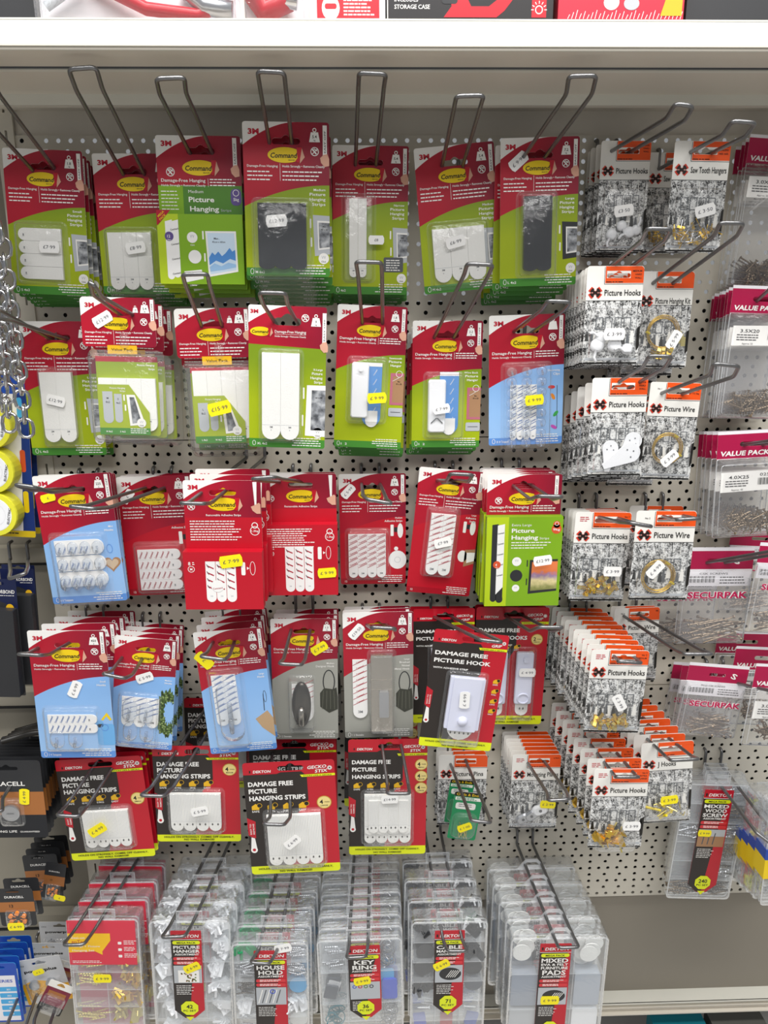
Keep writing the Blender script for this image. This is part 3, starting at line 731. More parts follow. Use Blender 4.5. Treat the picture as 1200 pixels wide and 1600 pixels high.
        bx.poly([(6, yb+10), (14, yb+9), (14, H-8)]+ell(10, H-10, 4, 4, 8, 0, 180), CHAR, D+1)
        bx.poly([(14, yb+12), (22, yb+9), (22, H-14)]+ell(18, H-9, 4.5, 4.5, 8, 0, 180), CHAR, D+1); bx.poly([(13, yb+11), (22, yb+9), (22, H-26), (13, H-16)], LINER, D+2)
        for q in range(5): bx.text('Command', 17.5, yb+22+q*14, 2.2, BLACK, D+4, fit=8, al='c', rot=12)
        bx.disc(13.5, yb+63, 5, mat('tomato_print', '#d9542c', .4), D+5); bx.text('4', 12.5, yb+64.6, 3.4, WHITE, D+6, al='c'); bx.text('Pairs', 13.5, yb+67, 1.2, WHITE, D+6, al='c')
        bx.text('Extra Large', 31, yb+12, 3.3, WHITE, D+1, fit=25, bold=0); bx.text('Picture', 31, yb+20.5, 5.6, WHITE, D+1, bold=2, fit=29); bx.text('Hanging', 31, yb+29.5, 5.6, WHITE, D+1, bold=2, fit=34); bx.text('Strips', 67, yb+29.5, 3, WHITE, D+1, fit=12, bold=0)
        bx.greek(31, yb+33, 58, 3, WHITE, 3.6, 1.2, 12, L=D+1)
        t = mat('tomato_print', '#d9542c', .4); bx.disc(88, yb+10, 4.6, t, D+1); bx.disc(88, yb+16, 6.4, t, D+1); bx.ring(88, yb+9, 2.6, .6, WHITE, D+2); bx.text('9kg', 88, yb+18, 3, WHITE, D+2, al='c', fit=9)
        click(bx, 39, yb+59, 1, D+1, ''); bx.disc(39, yb+78, 8, CHAR, D+1); click(bx, 39, yb+95, .8, D+1, '')
        bx.poly([(56, yb+57), (92, yb+56), (92, yb+99), (55, yb+103)], CHAR, D+1); bx.poly([(59, yb+60), (92, yb+59), (92, yb+96), (58, yb+99)], SUNSET, D+2)
        bx.rect(52, yb+57, 1.5, 9, CHAR, D+1); bx.rect(52, yb+82, 1.5, 9, CHAR, D+1)
    P_.append(('carton', bx, None, False, None))
    return P_

def adhesive_pack(w, h, size, kg):
    k = w/95; H = h/k; mb = MB(w, k)
    sheet(mb, 95, H, [(arc, WHITE), (lambda x: 63+26*max(0, 1-x/95)**1.8, CRIM), (lambda x: H-9, RED), (None, REDD)], SLOT, back=REDD)
    corner3m(mb); logo(mb, 46, 30); weight(mb, 79, 12, kg); nail(mb, 79, 27); easyoff(mb, 88, 2, 31); header_text(mb, 'A', 42)
    y = 66
    for i, t in enumerate((size, 'Adhesive Strips') if size != 'Large' else (size, 'Adhesive', 'Strips')): mb.text(t, 90, y, 2.4 if i == 0 else 3, WHITE, LB+2, al='r'); y += 4.8
    mb.rect(73, 75, 4.5, 17, WHITE, LB+1, 1); mb.rect(78, 79, 6, 7, CHAR, LB+1, 1); mb.poly(ell(87, 84, 4.2, 11, 16), WHITE, LB+2)
    if size == 'Large':
        mb.disc(77, 128, 7, WHITE, LB+1, ry=9); mb.poly([(80, 118), (95, 116), (95, 138), (80, 144)], BROWNP, LB+1); mb.poly([(83, 122), (95, 121), (95, 134), (84, 138)], WHITE, LB+2)
    elif size == 'Medium': mb.disc(83, 128, 13, LINER, LB+1, ry=14); mb.disc(81, 111, 3, LINER, LB+1); mb.ring(83, 128, 4.5, .5, GREYL, LB+2)
    else: mb.poly([(79, 118), (95, 104), (95, 140), (83, 140)], TEAL, LB+1); mb.poly([(79, 112), (88, 100), (95, 104), (95, 118)], SKIN, LB+2)
    mb.greek(52, H-13, 38, 4, WHITE, 3, 1.1, 3, al='r'); mb.text('12', 6, H-3, 3, WHITE, LB+2)
    parts = [('card', mb, None, False, None)]
    if size == 'Small': parts += liner_bank(w, k, 17, 98, 56, 56, 4, LINERR, 'r'); parts.append(blister(14, 90, 62, 68, 9, w, k))
    elif size == 'Medium': parts += liner_bank(w, k, 12, 88, 54, 66, 4, LINERR); parts.append(blister(10, 82, 60, 74, 9, w, k))
    else: parts += liner_bank(w, k, 24, 66, 36, 92, 2, LINERR, d1=8); parts.append(blister(20, 58, 44, 103, 10, w, k))
    return parts

def hook_plate(w, k, x, y, ww, hh, kind, m=None):
    mb = MB(w, k); m = m or PLW
    mb.loft([(rrect(x, y, ww, hh, 3.5), 1), (rrect(x, y, ww, hh, 3.5), 6), (rrect(x+1.5, y+1.5, ww-3, hh-3, 3), 8)], m)
    out = [('hook_plate', mb, None, False, None)]
    nb = MB(w, k)
    if kind == 'saw': nb.prism(rrect(x+ww*.42, y+5, 5, 7, 2), 8, 11, m)
    elif kind == 'wire':
        nb.tube([nb.c(x+4, y+hh-13, 8.5), nb.c(x+ww/2-1, y+hh-20, 9.5), nb.c(x+ww/2+1, y+hh-20, 9.5), nb.c(x+ww-4, y+hh-13, 8.5)], .0006, BLACK if False else GREYD)
    out.append(('hook_lug', nb, 0, False, None)); return out
def picture_hanger_pack(w, h, title, kg, kind):
    k = w/95; H = h/k
    parts = green_pack(w, h, title, kg, '1  2', pic='frame', head='B')
    lin = MB(w, k); x, y, ww, hh = (34, 76, 40, 88) if kind == 'saw' else (34, 68, 34, 85)
    lin.prism(tongue(x+4, y, 26, hh), 1, 2.4, BLUEL); lin.prism(rrect(x+4, y, 26, 5, 0), 2.3, 2.6, LINER)
    tr_ = lin.prism(tongue(x+9, y+hh-22, 17, 23), 2.3, 2.8, LINER)
    for q in range(5):
        yy = y+12+q*13
        for s in (0, 13): lin.text('Command', x+6+s, yy+8-s*.2, 1.8, LINER, d=2.6, fit=9, rot=60); 
    parts.append(('adhesive_strip', lin, None, False, 'blue and white adhesive strip'))
    n = len(parts); px, py, pw, ph = (22, 76, 24, 76) if kind == 'saw' else (22, 78, 24, 72)
    for nm, m_, par, sm, lb in hook_plate(w, k, px, py, pw, ph, kind): parts.append((nm, m_, None if par is None else n, sm, lb))
    parts.append(blister(18, 70, 52, 88, 12, w, k)); return parts

def blue_pack(w, h, title, kg, unit, tally, body='blue', art=None, contents=None, blist=None, head='B', tab=None):
    k = w/95; H = h/k; mb = MB(w, k)
    B, F = (BLUE, BLUEB) if body == 'blue' else (GREY, GREYB)
    command_sheet(mb, H, B, F, up=62, drop=27 if body == 'blue' else 32)
    logo(mb, 47, 33.5, 1.05); weight(mb, 80, 13, kg, unit); nail(mb, 80, 28); easyoff(mb, 88, 2, 32); header_text(mb, head, 48)
    y = 70
    for i, t in enumerate(title): mb.text(t, 90, y, 2.5 if i == 0 else 3.1, WHITE, LB+2, al='r'); y += 4.9
    if art: art(mb, H)
    foot(mb, H, tally)
    parts = [('card', mb, None, False, None)]
    if contents: parts += contents(w, k, H)
    if blist: parts.append(blister(*blist, w, k))
    return parts
def art_heart(mb, H):
    import math as M_
    pts = []
    for i in range(28):
        t = 2*math.pi*i/28; pts.append((83+11*(M_.sin(t)**3)*1.0, 118-(9*M_.cos(t)-3.6*M_.cos(2*t)-1.4*M_.cos(3*t)-.7*M_.cos(4*t))*1.0))
    mb.poly(pts, BROWNP, LB+1); mb.poly([(83+(x-83)*.72, 118+(y-118)*.72) for x, y in pts], mat('cork_print', '#c9b49a', .6), LB+2)
    mb.ring(82, 98, 4, .8, BLUEB, LB+2, ry=6)
def art_bear(mb, H):
    c = mat('pale_blue_print', '#6fb0e6', .5)
    mb.rect(74, 128, 22, 30, c, LB+1, 3); mb.disc(78, 128, 5, c, LB+1); mb.ring(84, 133, 5, 1, BLUEB, LB+2); mb.poly([(80, 122), (88, 112), (94, 122), (91, 123), (87, 117), (83, 123)], YEL, LB+1)
def art_wreath(mb, H):
    o = ell(82, 128, 16, 40, 22, 60, 300); i = ell(84, 128, 8, 24, 22, 60, 300)
    rd = random.Random(9); f = lambda cx, cy, rx, ry, j: [(min(94.6, cx+rx*q*math.cos(t)), cy+ry*q*math.sin(t)) for t, q in [(2*math.pi*i/54, 1+(rd.uniform(-j, j))) for i in range(54)]]
    mb.poly(f(85, 126, 17, 42, .13), LEAF, LB+1); mb.poly(f(88, 124, 8, 20, .2), BLUE, LB+2)
def art_bag_tan(mb, H):
    mb.poly([(70, H-50), (88, H-62), (95, H-50), (95, H-20), (78, H-36)], mat('tan_print', '#b99b78', .6), LB+1); mb.line(84, H-62, 85, H-88, 1, CHAR, LB+2); mb.ring(87, H-84, 2.4, .6, CHAR, LB+2, ry=9)
def art_handbag(x, y, s=1.0):
    def f(mb, H):
        mb.ring(x, y, 9*s, 1.6*s, CHAR, LB+1, ry=19*s)
        mb.poly([(x-13*s, y+18*s), (x-7*s, y+10*s), (x+6*s, y+12*s), (x+11*s, y+9*s), (min(94.6, x+15*s), y+24*s), (min(94.6, x+15*s), y+44*s), (x, y+50*s), (x-13*s, y+40*s)], mat('leather_print', '#3f4038', .5), LB+2)
        for q in range(4): mb.line(x-8*s+q*5*s, y+14*s, x-10*s+q*6*s, y+44*s, .6, mat('leather_light_print', '#6c6c60', .5), LB+3)
    return f
def clear_hooks(cells, shape='round'):
    def f(w, k, H):
        out = []
        for (x, y, ww, hh) in cells:
            mb = MB(w, k); pts = rrect(x, y, ww, hh, min(ww, hh)*.48, 6)
            pi = [(x+ww/2+(a-x-ww/2)*.8, y+hh/2+(b-y-hh/2)*.85) for a, b in pts]
            mb.loft([(pts, 2.6), (pts, 4.4), (pi, 5.4)], HOOKC)
            mb.tube([mb.c(x+ww/2, y+hh*.35, 5), mb.c(x+ww/2, y+hh*.7, 6.5), mb.c(x+ww/2, y+hh*.82, 9), mb.c(x+ww/2, y+hh*.6, 10)], .0014*k*ww/14, HOOKC, 8)
            out.append(('clear_hook', mb, None, True, 'clear plastic hook'))
        return out
    return f
def c_minis(w, k, H):
    o = []
    for r_ in range(3): o += liner_bank(w, k, 14, 84+r_*21, 62, 20, 1, LINERB, 'r', d1=2.2)
    return o+clear_hooks([(15+c*15.5, 86+r_*22, 13, 18) for r_ in range(3) for c in range(4)])(w, k, H)+clear_hooks([(14+c*15, H-35, 14, 17) for c in range(4)])(w, k, H)
def c_smalls(w, k, H):
    return liner_bank(w, k, 14, H-62, 62, 26, 2, LINERB, 'r', d1=2.2)+clear_hooks([(15, H-40, 18, 24), (38, H-40, 18, 24)])(w, k, H)
def c_meds(w, k, H):
    return liner_bank(w, k, 14, H-90, 58, 52, 3, LINERB, 'b', d1=2.2)+clear_hooks([(16, H-86, 22, 38), (42, H-84, 22, 38), (18, H-46, 22, 32), (44, H-44, 22, 30)])(w, k, H)
def c_largeh(w, k, H):
    return liner_bank(w, k, 16, 66, 34, 78, 2, LINERB, 'b', d1=2.2)+clear_hooks([(20, 76, 34, 92)])(w, k, H)
def c_clips(w, k, H):
    o = liner_bank(w, k, 27, 86, 34, 70, 4, LINERB, 'b', d1=2.2)
    return o+clear_hooks([(22+c*19, 64+r_*13, 13, 11) for r_ in range(8) for c in range(3)])(w, k, H)
def art_bulbs(mb, H):
    mb.line(87, 88, 88, H-20, .7, CHAR, LB+1)
    for x, y, c, a in ((80, 90, '#d23a3a', 0), (82, 102, '#e08a28', 60), (86, 124, '#3aa04a', -50), (84, 141, '#c050b0', 30)):
        m = mat('bulb_print_'+c[1:], c, .5); mb.poly([(x+px*math.cos(R(a))-py*math.sin(R(a)), y+px*math.sin(R(a))+py*math.cos(R(a))) for px, py in ell(0, 0, 4.5, 2.2, 12)], m, LB+2)
def metal_hook(kind):
    def f(w, k, H):
        o = []
        if kind == 'oval':
            o += liner_bank(w, k, 28, H-90, 32, 62, 1, LINERR, d1=2); mb = MB(w, k)
            P0 = ell(42, H-58, 14, 36, 24); mb.loft([(P0, 2), (P0, 4), (ell(42, H-58, 12, 33, 24), 6.5), (ell(42, H-58, 8, 27, 24), 7.6)], GUN)
            o.append(('metal_hook', mb, None, True, 'dark metal hook')); n = len(o)-1; t = MB(w, k)
            t.loft([(rrect(38, H-56, 8, 30, 3.5), 7), (rrect(38, H-56, 8, 30, 3.5), 12), (rrect(39, H-52, 6, 24, 3), 14)], NICKEL); o.append(('hook_tongue', t, n, True, None))
        else:
            o += liner_bank(w, k, 12, 68, 20, 88, 1, LINERR, d1=2.5); mb = MB(w, k); x, ww = 37, 29
            for (y0, y1, a, b) in ((60, 96, 5, 6), (96, 110, 6, 7), (110, H-14, 7, 8)): mb.prism([(x, y0), (x+ww, y0), (x+ww, y1), (x, y1)], 2, b+1, NICKEL)
            o.append(('metal_hook', mb, None, False, 'brushed nickel hook')); n = len(o)-1; t = MB(w, k); t.prism(rrect(48, 112, 13, 38, 1), 8, 13, SILVER); o.append(('hook_tongue', t, n, False, None))
        return o
    return f

# red and black strip packs ------------------------------------------------------------
def tick_icon(mb, x, y, t, s=1.0):
    mb.poly([(x-5*s, y+2*s), (x-5*s, y-3*s), (x, y-6.5*s), (x+4*s, y-3*s), (x+4*s, y+2*s)], AMBER, LB+3)
    mb.disc(x+4.5*s, y-4*s, 3.2*s, BLACK, LB+4); mb.ring(x+4.5*s, y-4*s, 3.2*s, .5*s, AMBER, LB+5)
    mb.text(t, x-.5*s, y+5.4*s, 2.6*s, WHITE, LB+5, al='c', fit=(9 if len(t) > 3 else 7)*s)
def gecko_pack(w, h, lines, brand, badges=(), small=None, contents=None, blist=None, icons='row', kgt='0.9KG', black=.62):
    k = w/110; H = h/k; mb = MB(w, k); y0 = H*.07; y1 = H*.115
    blackf = lambda x: y0+5 if x < 35 else (y0+5-(x-35)*.9 if x < 40 else y0)
    sheet(mb, 110, H, [(lambda x: H*.105 if x < 38 else max(H*.055, H*.105-(x-38)*.8), RED), (lambda x: H*.925, RED), (None, YELF)], (57, H*.06, 31, 6.5), back=BLACK, r=4, bump=3.4)
    yb = H*.925; b = 110*black
    pts = [(0, H*.105), (38, H*.105), (44, H*.055+.5), (68, H*.055+.5), (b+8, H*.135), (b+8, H*.34), (b-6, H*.46), (b-10, H*.75), (b-20, yb), (0, yb)]
    if True:       # keep the black field clear of the punched slot
        pts = [(0, H*.105), (40, H*.105), (45, H*.092), (70, H*.092), (b+8, H*.135), (b+8, H*.34), (b-6, H*.46), (b-10, H*.75), (b-18, yb), (0, yb)]
    mb.poly(pts, DARKC, LB+1)
    mb.text('DEKTON', 12, H*.09, 3.6, WHITE, LB+2, fit=21, bold=2, shear=.15); mb.rect(7.5, H*.09-3.4, 1.6, 3.2, BLACK, LB+2)
    mb.text('GECKO', 77, H*.075, 4.2, WHITE, LB+3, fit=23, bold=2, rot=3, shear=.2); mb.text(brand, 86, H*.108, 4.2, WHITE, LB+3, fit=15, bold=2, rot=3, shear=.2)
    for a in range(0, 180, 36): mb.line(104-3*math.cos(R(a)), H*.07-3*math.sin(R(a)), 104+3*math.cos(R(a)), H*.07+3*math.sin(R(a)), .9, WHITE, LB+3)
    mb.poly([(68, H*.12), (110, H*.117), (110, H*.137), (70, H*.14)], YELF, LB+4); mb.text('STICKS LIKE A GECKO', 89, H*.135, 1.8, BLACK, LB+5, al='c', fit=34)
    y = H*.205
    for t, wd in lines: mb.text(t, 5, y, 6.2, WHITE, LB+5, fit=wd, bold=3); y += H*.062
    if small: mb.text(small, 5, y-1.5, 2.8, WHITE, LB+5, fit=52, bold=2)
    yi = y+H*.008
    if icons == 'row':
        for i, t in enumerate(('SAFE', 'NO WALL', kgt, 'EASY')): tick_icon(mb, 12+i*19, yi, t)
    elif icons == 'col':
        for i, t in enumerate(('SAFE', 'WALL', '0.5KG', 'EASY')): tick_icon(mb, 101, H*(.40+.085*i), t, .85)
    elif icons == 'two':
        for i, t in enumerate(('KG', 'SAFE', 'EASY')): tick_icon(mb, 34+i*15, yi, t, .8)
    for (bx, by, a, t) in badges:
        mb.disc(bx, H*by, 9, WHITE if False else GOLDP, LB+3); mb.disc(bx, H*by, 8, mat('badge_cream', '#ecd68a', .4), LB+4); mb.text(a, bx-3.4, H*by+2.2, 6, BLACK, LB+5, al='c', bold=2); mb.text('PAIRS', bx+3.6, H*by+.4, 1.6, BLACK, LB+5, al='c', fit=6); mb.text(t, bx, H*by+5.4, 2, BLACK, LB+5, al='c', fit=9)
    mb.poly([(0, H*.48), (10, H*.515), (9, H*.665), (4, H*.655), (0, H*.635)], RED, LB+3); mb.text('EASY TO', 4.4, H*.63, 2, WHITE, LB+4, rot=90, fit=15); mb.text('REMOVE', 8, H*.63, 2, WHITE, LB+4, rot=90, fit=15)
    mb.poly([(3.4, H*.655), (7.6, H*.665)]+ell(5.6, H*.77, 4.2, 4.6, 10, -30, 210), WHITE, LB+4); mb.disc(5.6, H*.77, 2, RED, LB+5)
    mb.text('HOLDS ON STRONGLY, COMES OFF CLEANLY,', 55, H*.958, 2.6, BLACK, LB+4, al='c', fit=92, bold=2); mb.text('NO WALL DAMAGE!', 55, H*.985, 2.6, BLACK, LB+4, al='c', fit=40, bold=2)
    parts = [('card', mb, None, False, None)]
    if contents: parts += contents(w, k, H)
    if blist: parts.append(blister(*[v*H if isinstance(v, complex) else v for v in blist], w, k))
    return parts
def g_strips(x, y, ww, hh, n=4, two=False, three=False):
    def f(w, k, H):
        o = strip_bank(w, k, x, y*H, ww, hh*H, n, 'b', d1=5, arrows=True)
        if two:
            o += strip_bank(w, k, x, y*H-2, ww, hh*H*.83, n, 'b', d0=5.2, d1=7, arrows=True)
            o += strip_bank(w, k, x+6, y*H+6, ww-10, hh*H*.67, n, 'b', d0=7.3, d1=9, arrows=True)
        o.append(blister(x-2, y*H-4, ww+4, hh*H+7, 11, w, k)); return o
    return f
def g_plate(x, y, ww, hh, big=False):
    def f(w, k, H):
        o = strip_bank(w, k, x+ww*.12, y*H+hh*H*.4, ww*.76, hh*H*.86, 1, 'b', d1=3, tab=False)
        for i, q in enumerate(range(5 if big else 2)):
            mb = o[0][1]; ax = x+ww*(.24+.13*i) if big else x+ww*(.4+.2*i); ty = y*H+hh*H*1.12
            mb.add([mb.c(ax-.7, ty-2, 3.3), mb.c(ax+.7, ty-2, 3.3), mb.c(ax+.7, ty, 3.3), mb.c(ax+1.6, ty, 3.3), mb.c(ax, ty+2.2, 3.3), mb.c(ax-1.6, ty, 3.3), mb.c(ax-.7, ty, 3.3)], [tuple(range(7))], BLACK)
        mb = MB(w, k); X, Y, HH = x, y*H, hh*H
        if big:
            mb.prism(rrect(X, Y, ww, HH, 1.5), 3, 9, PLV); mb.prism(rrect(X+5, Y, ww-10, HH+2, 2), 8.9, 11, PLV)
        else: mb.loft([(rrect(X, Y, ww, HH, 3), 3), (rrect(X, Y, ww, HH, 3), 8), (rrect(X+1.5, Y+1.5, ww-3, HH-3, 3), 9.5)], PLV)
        o.append(('hook_plate', mb, None, False, None)); n = len(o)-1; t = MB(w, k)
        if big: t.loft([(ell(X+ww/2, Y+HH*.82, 8, 8, 20), 11), (ell(X+ww/2, Y+HH*.82, 6, 6, 20), 15)], PLV)
        else:
            t.tube([t.c(a, b, 10) for a, b in ell(X+ww/2, Y+HH*.88, ww*.33, 8, 16)], .0013, PLV, 6, closed=True); t.prism(rrect(X+ww*.38, Y+6, ww*.26, 9, 2), 9.4, 12, PLV)
        o.append(('hook_lug', t, n, True, None))
        o.append(blister(X-3, Y-4, ww+6, HH*1.27+8, 14, w, k)); return o
    return f
# white / orange hook cards with an engraved scene ---------------------------------------
def x_mark(mb, cx, cy, s, L=LB+3):
    """black crossing mark with notched red ends"""
    for col, g, LL in ((mat('vermilion_print', '#d83a22', .4), 1.18, L), (BLACK, .92, L+1)):
        for a in (38, 142):
            ca, sa = math.cos(R(a)), math.sin(R(a))
            pts = [(-1, -.16), (-.55, -.22), (-.5, -.42), (-.95, -.42), (-1.05, -.2)]
            outl = [(-1.02*g, -.42*g), (-.55*g, -.40*g), (-.5, -.2*g), (.5, -.2*g), (.55*g, -.40*g), (1.02*g, -.42*g), (1.02*g, .42*g), (.55*g, .40*g), (.5, .2*g), (-.5, .2*g), (-.55*g, .40*g), (-1.02*g, .42*g)]
            mb.poly([(cx+(x*ca-y*sa)*s, cy+(x*sa+y*ca)*s*.9) for x, y in outl], col, LL+(a > 90)*.5)
def x_card(w, h, title, sub=(), no=None, contents=None, bl=(.08, .42, .84, .53), slotx=.56, logo_y=.265, star=False, bdep=9):
    k = w/60; H = h/k; mb = MB(w, k); hh = H*.345; oy = H*.17; ox = 60*.325
    sheet(mb, 60, H, [(lambda x: hh, IVORY), (None, ART)], (60*slotx, H*.095, 25, 4.6), r=3, bump=2.2)
    # orange block around the slot, in pieces that leave the slot open
    cx, cy, sw = 60*slotx, H*.095, 12.6; L = LB
    for a, b, c, d in ((ox, 0.3, 57.2-ox, cy-5), (ox, cy+2.5, 60-ox, oy-cy-2.5), (ox, cy-4.8, cx-sw-ox, 7.4), (cx+sw, cy-4.8, 60-cx-sw, 7.4)):
        mb.rect(a, b, c, d, ORANGE, L)
    mb.poly([(57.1, .3), (58.4, .8), (59.5, 2), (60, 3.5), (60, cy-4.7), (57.1, cy-4.7)], ORANGE, L)
    mb.line(ox-.8, 1, ox-.8, oy+1, .45, BLACK, L+1); mb.line(ox-.8, oy+1, 60, oy+1, .5, BLACK, L+1); mb.line(0, hh, 60, hh, .5, BLACK, L+1)
    for i, t in enumerate(sub): mb.text(t, 57.8, 6+i*3.4, 1.9, BLACK, L+2, al='r')
    mb.greek(ox+1, oy-1.6, 18, 1, BLACK, 2, .8, 2, L=L+2)
    if no: mb.text(no, 9, 8.5, 1.8, BLACK, L+2)
    if star: mb.greek(5, 5.5, 10, 3, REDC, 2, .8, 5, L=L+2)
    x_mark(mb, 9.6, H*logo_y, 6.0)
    mb.text(title, 19.5, H*logo_y+2.9, 6.2, BLACK, L+3, fit=min(38.5, 3*len(title)), bold=1.2)
    mb.rect(6, H-4, 16, 1.2, IVORY, L+1); 
    # figures of the engraving: vaulted roof lines and a crowd
    for q in range(7): mb.line(3+q*9, hh+2, 8+q*8, hh+12, .7, IVORY if q % 2 else BLACK, L+1)
    for q in range(4): mb.frame(rrect(12+q*10, hh+17, 8, 13, .3), rrect(13+q*10, hh+18, 6, 11, .3), .5, .62, GREYD)
    rf = random.Random(3)
    for q in range(13):
        fx = 4+q*4.3+rf.uniform(-1, 1); fy = H*.66+rf.uniform(-3, 4); m = (BLACK, GREYD, IVORY)[q % 3]; s = rf.uniform(.8, 1.3)
        mb.disc(fx, fy, 1.1*s, m, L+1); mb.poly([(fx-1.2*s, fy+1*s), (fx+1.2*s, fy+1*s), (fx+2*s, fy+9*s), (fx-2*s, fy+9*s)], m, L+1)
    mb.poly([(57, H*.62), (60, H*.6), (60, H*.82), (57.5, H*.86), (55.5, H*.74)], BLACK, L+1)
    mb.rect(2, H-7, 56, 2.4, GREYL, L+.5); mb.rect(0.5, H-2.4, 58.5, 1.8, BLACK, L+.5)
    parts = [('card', mb, None, False, None)]
    if contents: parts += contents(w, k, H)
    parts.append(blister(60*bl[0], H*bl[1], 60*bl[2], H*bl[3], bdep, w, k, r=3, fl=2)); return parts

def rnd_rot(rd, flat=.5): return Euler((rd.uniform(-flat, flat), rd.uniform(0, 6.28), rd.uniform(-flat, flat))).to_matrix()
def pile(kind, cx, cy, rx, ry, n, seed=1):
    """small metal fittings lying at the bottom of the blister"""
    def f(w, k, H):
        rd = random.Random(seed); mb = MB(w, k)
        for i in range(n):
            a = rd.uniform(0, 6.28); q = rd.random()**.5
            c = mb.c(60*cx+60*rx*q*math.cos(a), H*cy+H*ry*q*math.sin(a), rd.uniform(2.5, 7)); M = rnd_rot(rd, .6); c = Vector(c)
            if kind == 'brass_hook':
                mb.box(c, (.0045, .0007, .013), BRASS, M); mb.box(c+M @ Vector((0, -.0014, -.0065)), (.0045, .0036, .0007), BRASS, M); mb.box(c+M @ Vector((0, -.0028, -.0045)), (.0043, .0006, .004), BRASSY, M)
                if i % 2: mb.tube([c+M @ Vector((.001, -.001, .008)), c+M @ Vector((-.001, -.001, -.009))], .0004, SILVER, 5)
            elif kind == 'brass_big':
                mb.box(c, (.009, .0009, .017), BRASS, M); mb.box(c+M @ Vector((0, -.0024, -.0085)), (.009, .006, .0009), BRASS, M); mb.box(c+M @ Vector((.0036, 0, .011)), (.002, .0009, .009), BRASSY, M)
            elif kind == 'nails':
                mb.tube([c+M @ Vector((0, 0, .009)), c+M @ Vector((0, 0, -.009))], .00045, SILVER if i % 3 else BRASS, 5)
                if i % 2 == 0: mb.box(c, (.009, .0006, .003), BRASS, M)
            elif kind == 'j_hook':
                y = mat('yellow_plastic', '#f0d60a', .4)
                if i % 3 == 0: mb.tube([c+M @ Vector((0, 0, .013)), c+M @ Vector((0, 0, -.010))], .0017, y, 6)
                else: mb.tube([c+M @ Vector((0, 0, .016)), c+M @ Vector((0, 0, -.008)), c+M @ Vector((.003, 0, -.011)), c+M @ Vector((.006, 0, -.006))], .0009, BRASSY if i % 3 == 1 else SILVER, 6)
        o = mb; return [({'brass_hook': 'brass_hooks', 'brass_big': 'brass_hooks', 'nails': 'hanger_nails', 'j_hook': 'wall_plugs'}[kind], o, None, False, 'loose metal fittings')]
    return f
def white_hooks(spots, shape):
    def f(w, k, H):
        o = []
        for i, (x, y, a, s) in enumerate(spots):
            mb = MB(w, k); rd = random.Random(i); X, Y = 60*x, H*y
            def rot(pts): return [(X+(px*math.cos(R(a))-py*math.sin(R(a)))*s, Y+(px*math.sin(R(a))+py*math.cos(R(a)))*s) for px, py in pts]
            if shape == 'drop':
                mb.prism(rot([(-1.6, 14), (1.6, 14)]+[(6*math.cos(R(t)), -4+6*math.sin(R(t))) for t in range(20, -201, -20)]), 2+i*1.2, 4+i*1.2, PLW)
                for px, py in ((0, -6), (-2.5, -3), (2.5, -3)): mb.loft([(rot([(px+.6*math.cos(t), py+.6*math.sin(t)) for t in (0, 1.5, 3.1, 4.7)]), 4.3+i*1.2)], GREYD)
            elif shape == 'plate':
                mb.loft([(rot(rrect(-5, -7, 10, 14, 4.5)), 2+i), (rot(rrect(-5, -7, 10, 14, 4.5)), 4+i), (rot(rrect(-3.4, -5.4, 6.8, 10.8, 3)), 6+i)], SILVER if i < 2 else PLW)
                mb.loft([(rot([(1.5*math.cos(t), 1.5*math.sin(t)) for t in (0, .8, 1.6, 2.4, 3.1, 3.9, 4.7, 5.5)]), 6.3+i)], GREYD)
            else:
                mb.loft([(rot(rrect(-4.5, -4.5, 9, 9, 4)), 2), (rot(rrect(-4.5, -4.5, 9, 9, 4)), 4.5), (rot(rrect(-2.5, -2.5, 5, 5, 2)), 6)], PLW)
                mb.tube([mb.c(*rot([(0, 3)])[0], 5), mb.c(*rot([(0, 8)])[0], 6), mb.c(*rot([(2, 11)])[0], 8)], .0016*k, PLW, 7)
            o.append(('white_hook', mb, None, shape == 'puck', 'white plastic hook'))
        return o
    return f
def coil(cx, cy, r, m=None, n=5, kit=False):
    def f(w, k, H):
        mb = MB(w, k); X, Y = 60*cx, H*cy; rd = random.Random(3)
        for i in range(n):
            rr = r+(i-n/2)*.75; ox, oy = rd.uniform(-.5, .5), rd.uniform(-.5, .5); pd = 3+i*.5
            mb.tube([mb.c(X+ox+rr*math.cos(R(t)), Y+oy+rr*math.sin(R(t))*1.02, pd+.5*math.sin(R(t*2+i*40))) for t in range(0, 360, 12)], .00055, m or BRASS, 5, closed=True)
        for t in (30, 115) if not kit else (270,):
            px, py = X+r*math.cos(R(t-90)), Y+r*math.sin(R(t-90)); mb.tube([mb.c(px-2, py-1.2, 4.5), mb.c(px+2, py+1.2, 4.5)], .0016, mat('yellow_plastic', '#f0d60a', .4), 8)
        out = [('wire_coil', mb, None, True, 'brass wire coil')]
        if kit:
            g = MB(w, k)
            for q in range(3): g.prism(rrect(X+r-1+q*2, Y-r*.1+q*3, 5, 10, .6), 3+q, 4+q, BRASSY)
            out.append(('brass_bracket', g, None, False, None)); out += pile('brass_hook', cx-.02, cy+.22, .22, .03, 9, 4)(w, k, H)
        return out
    return f

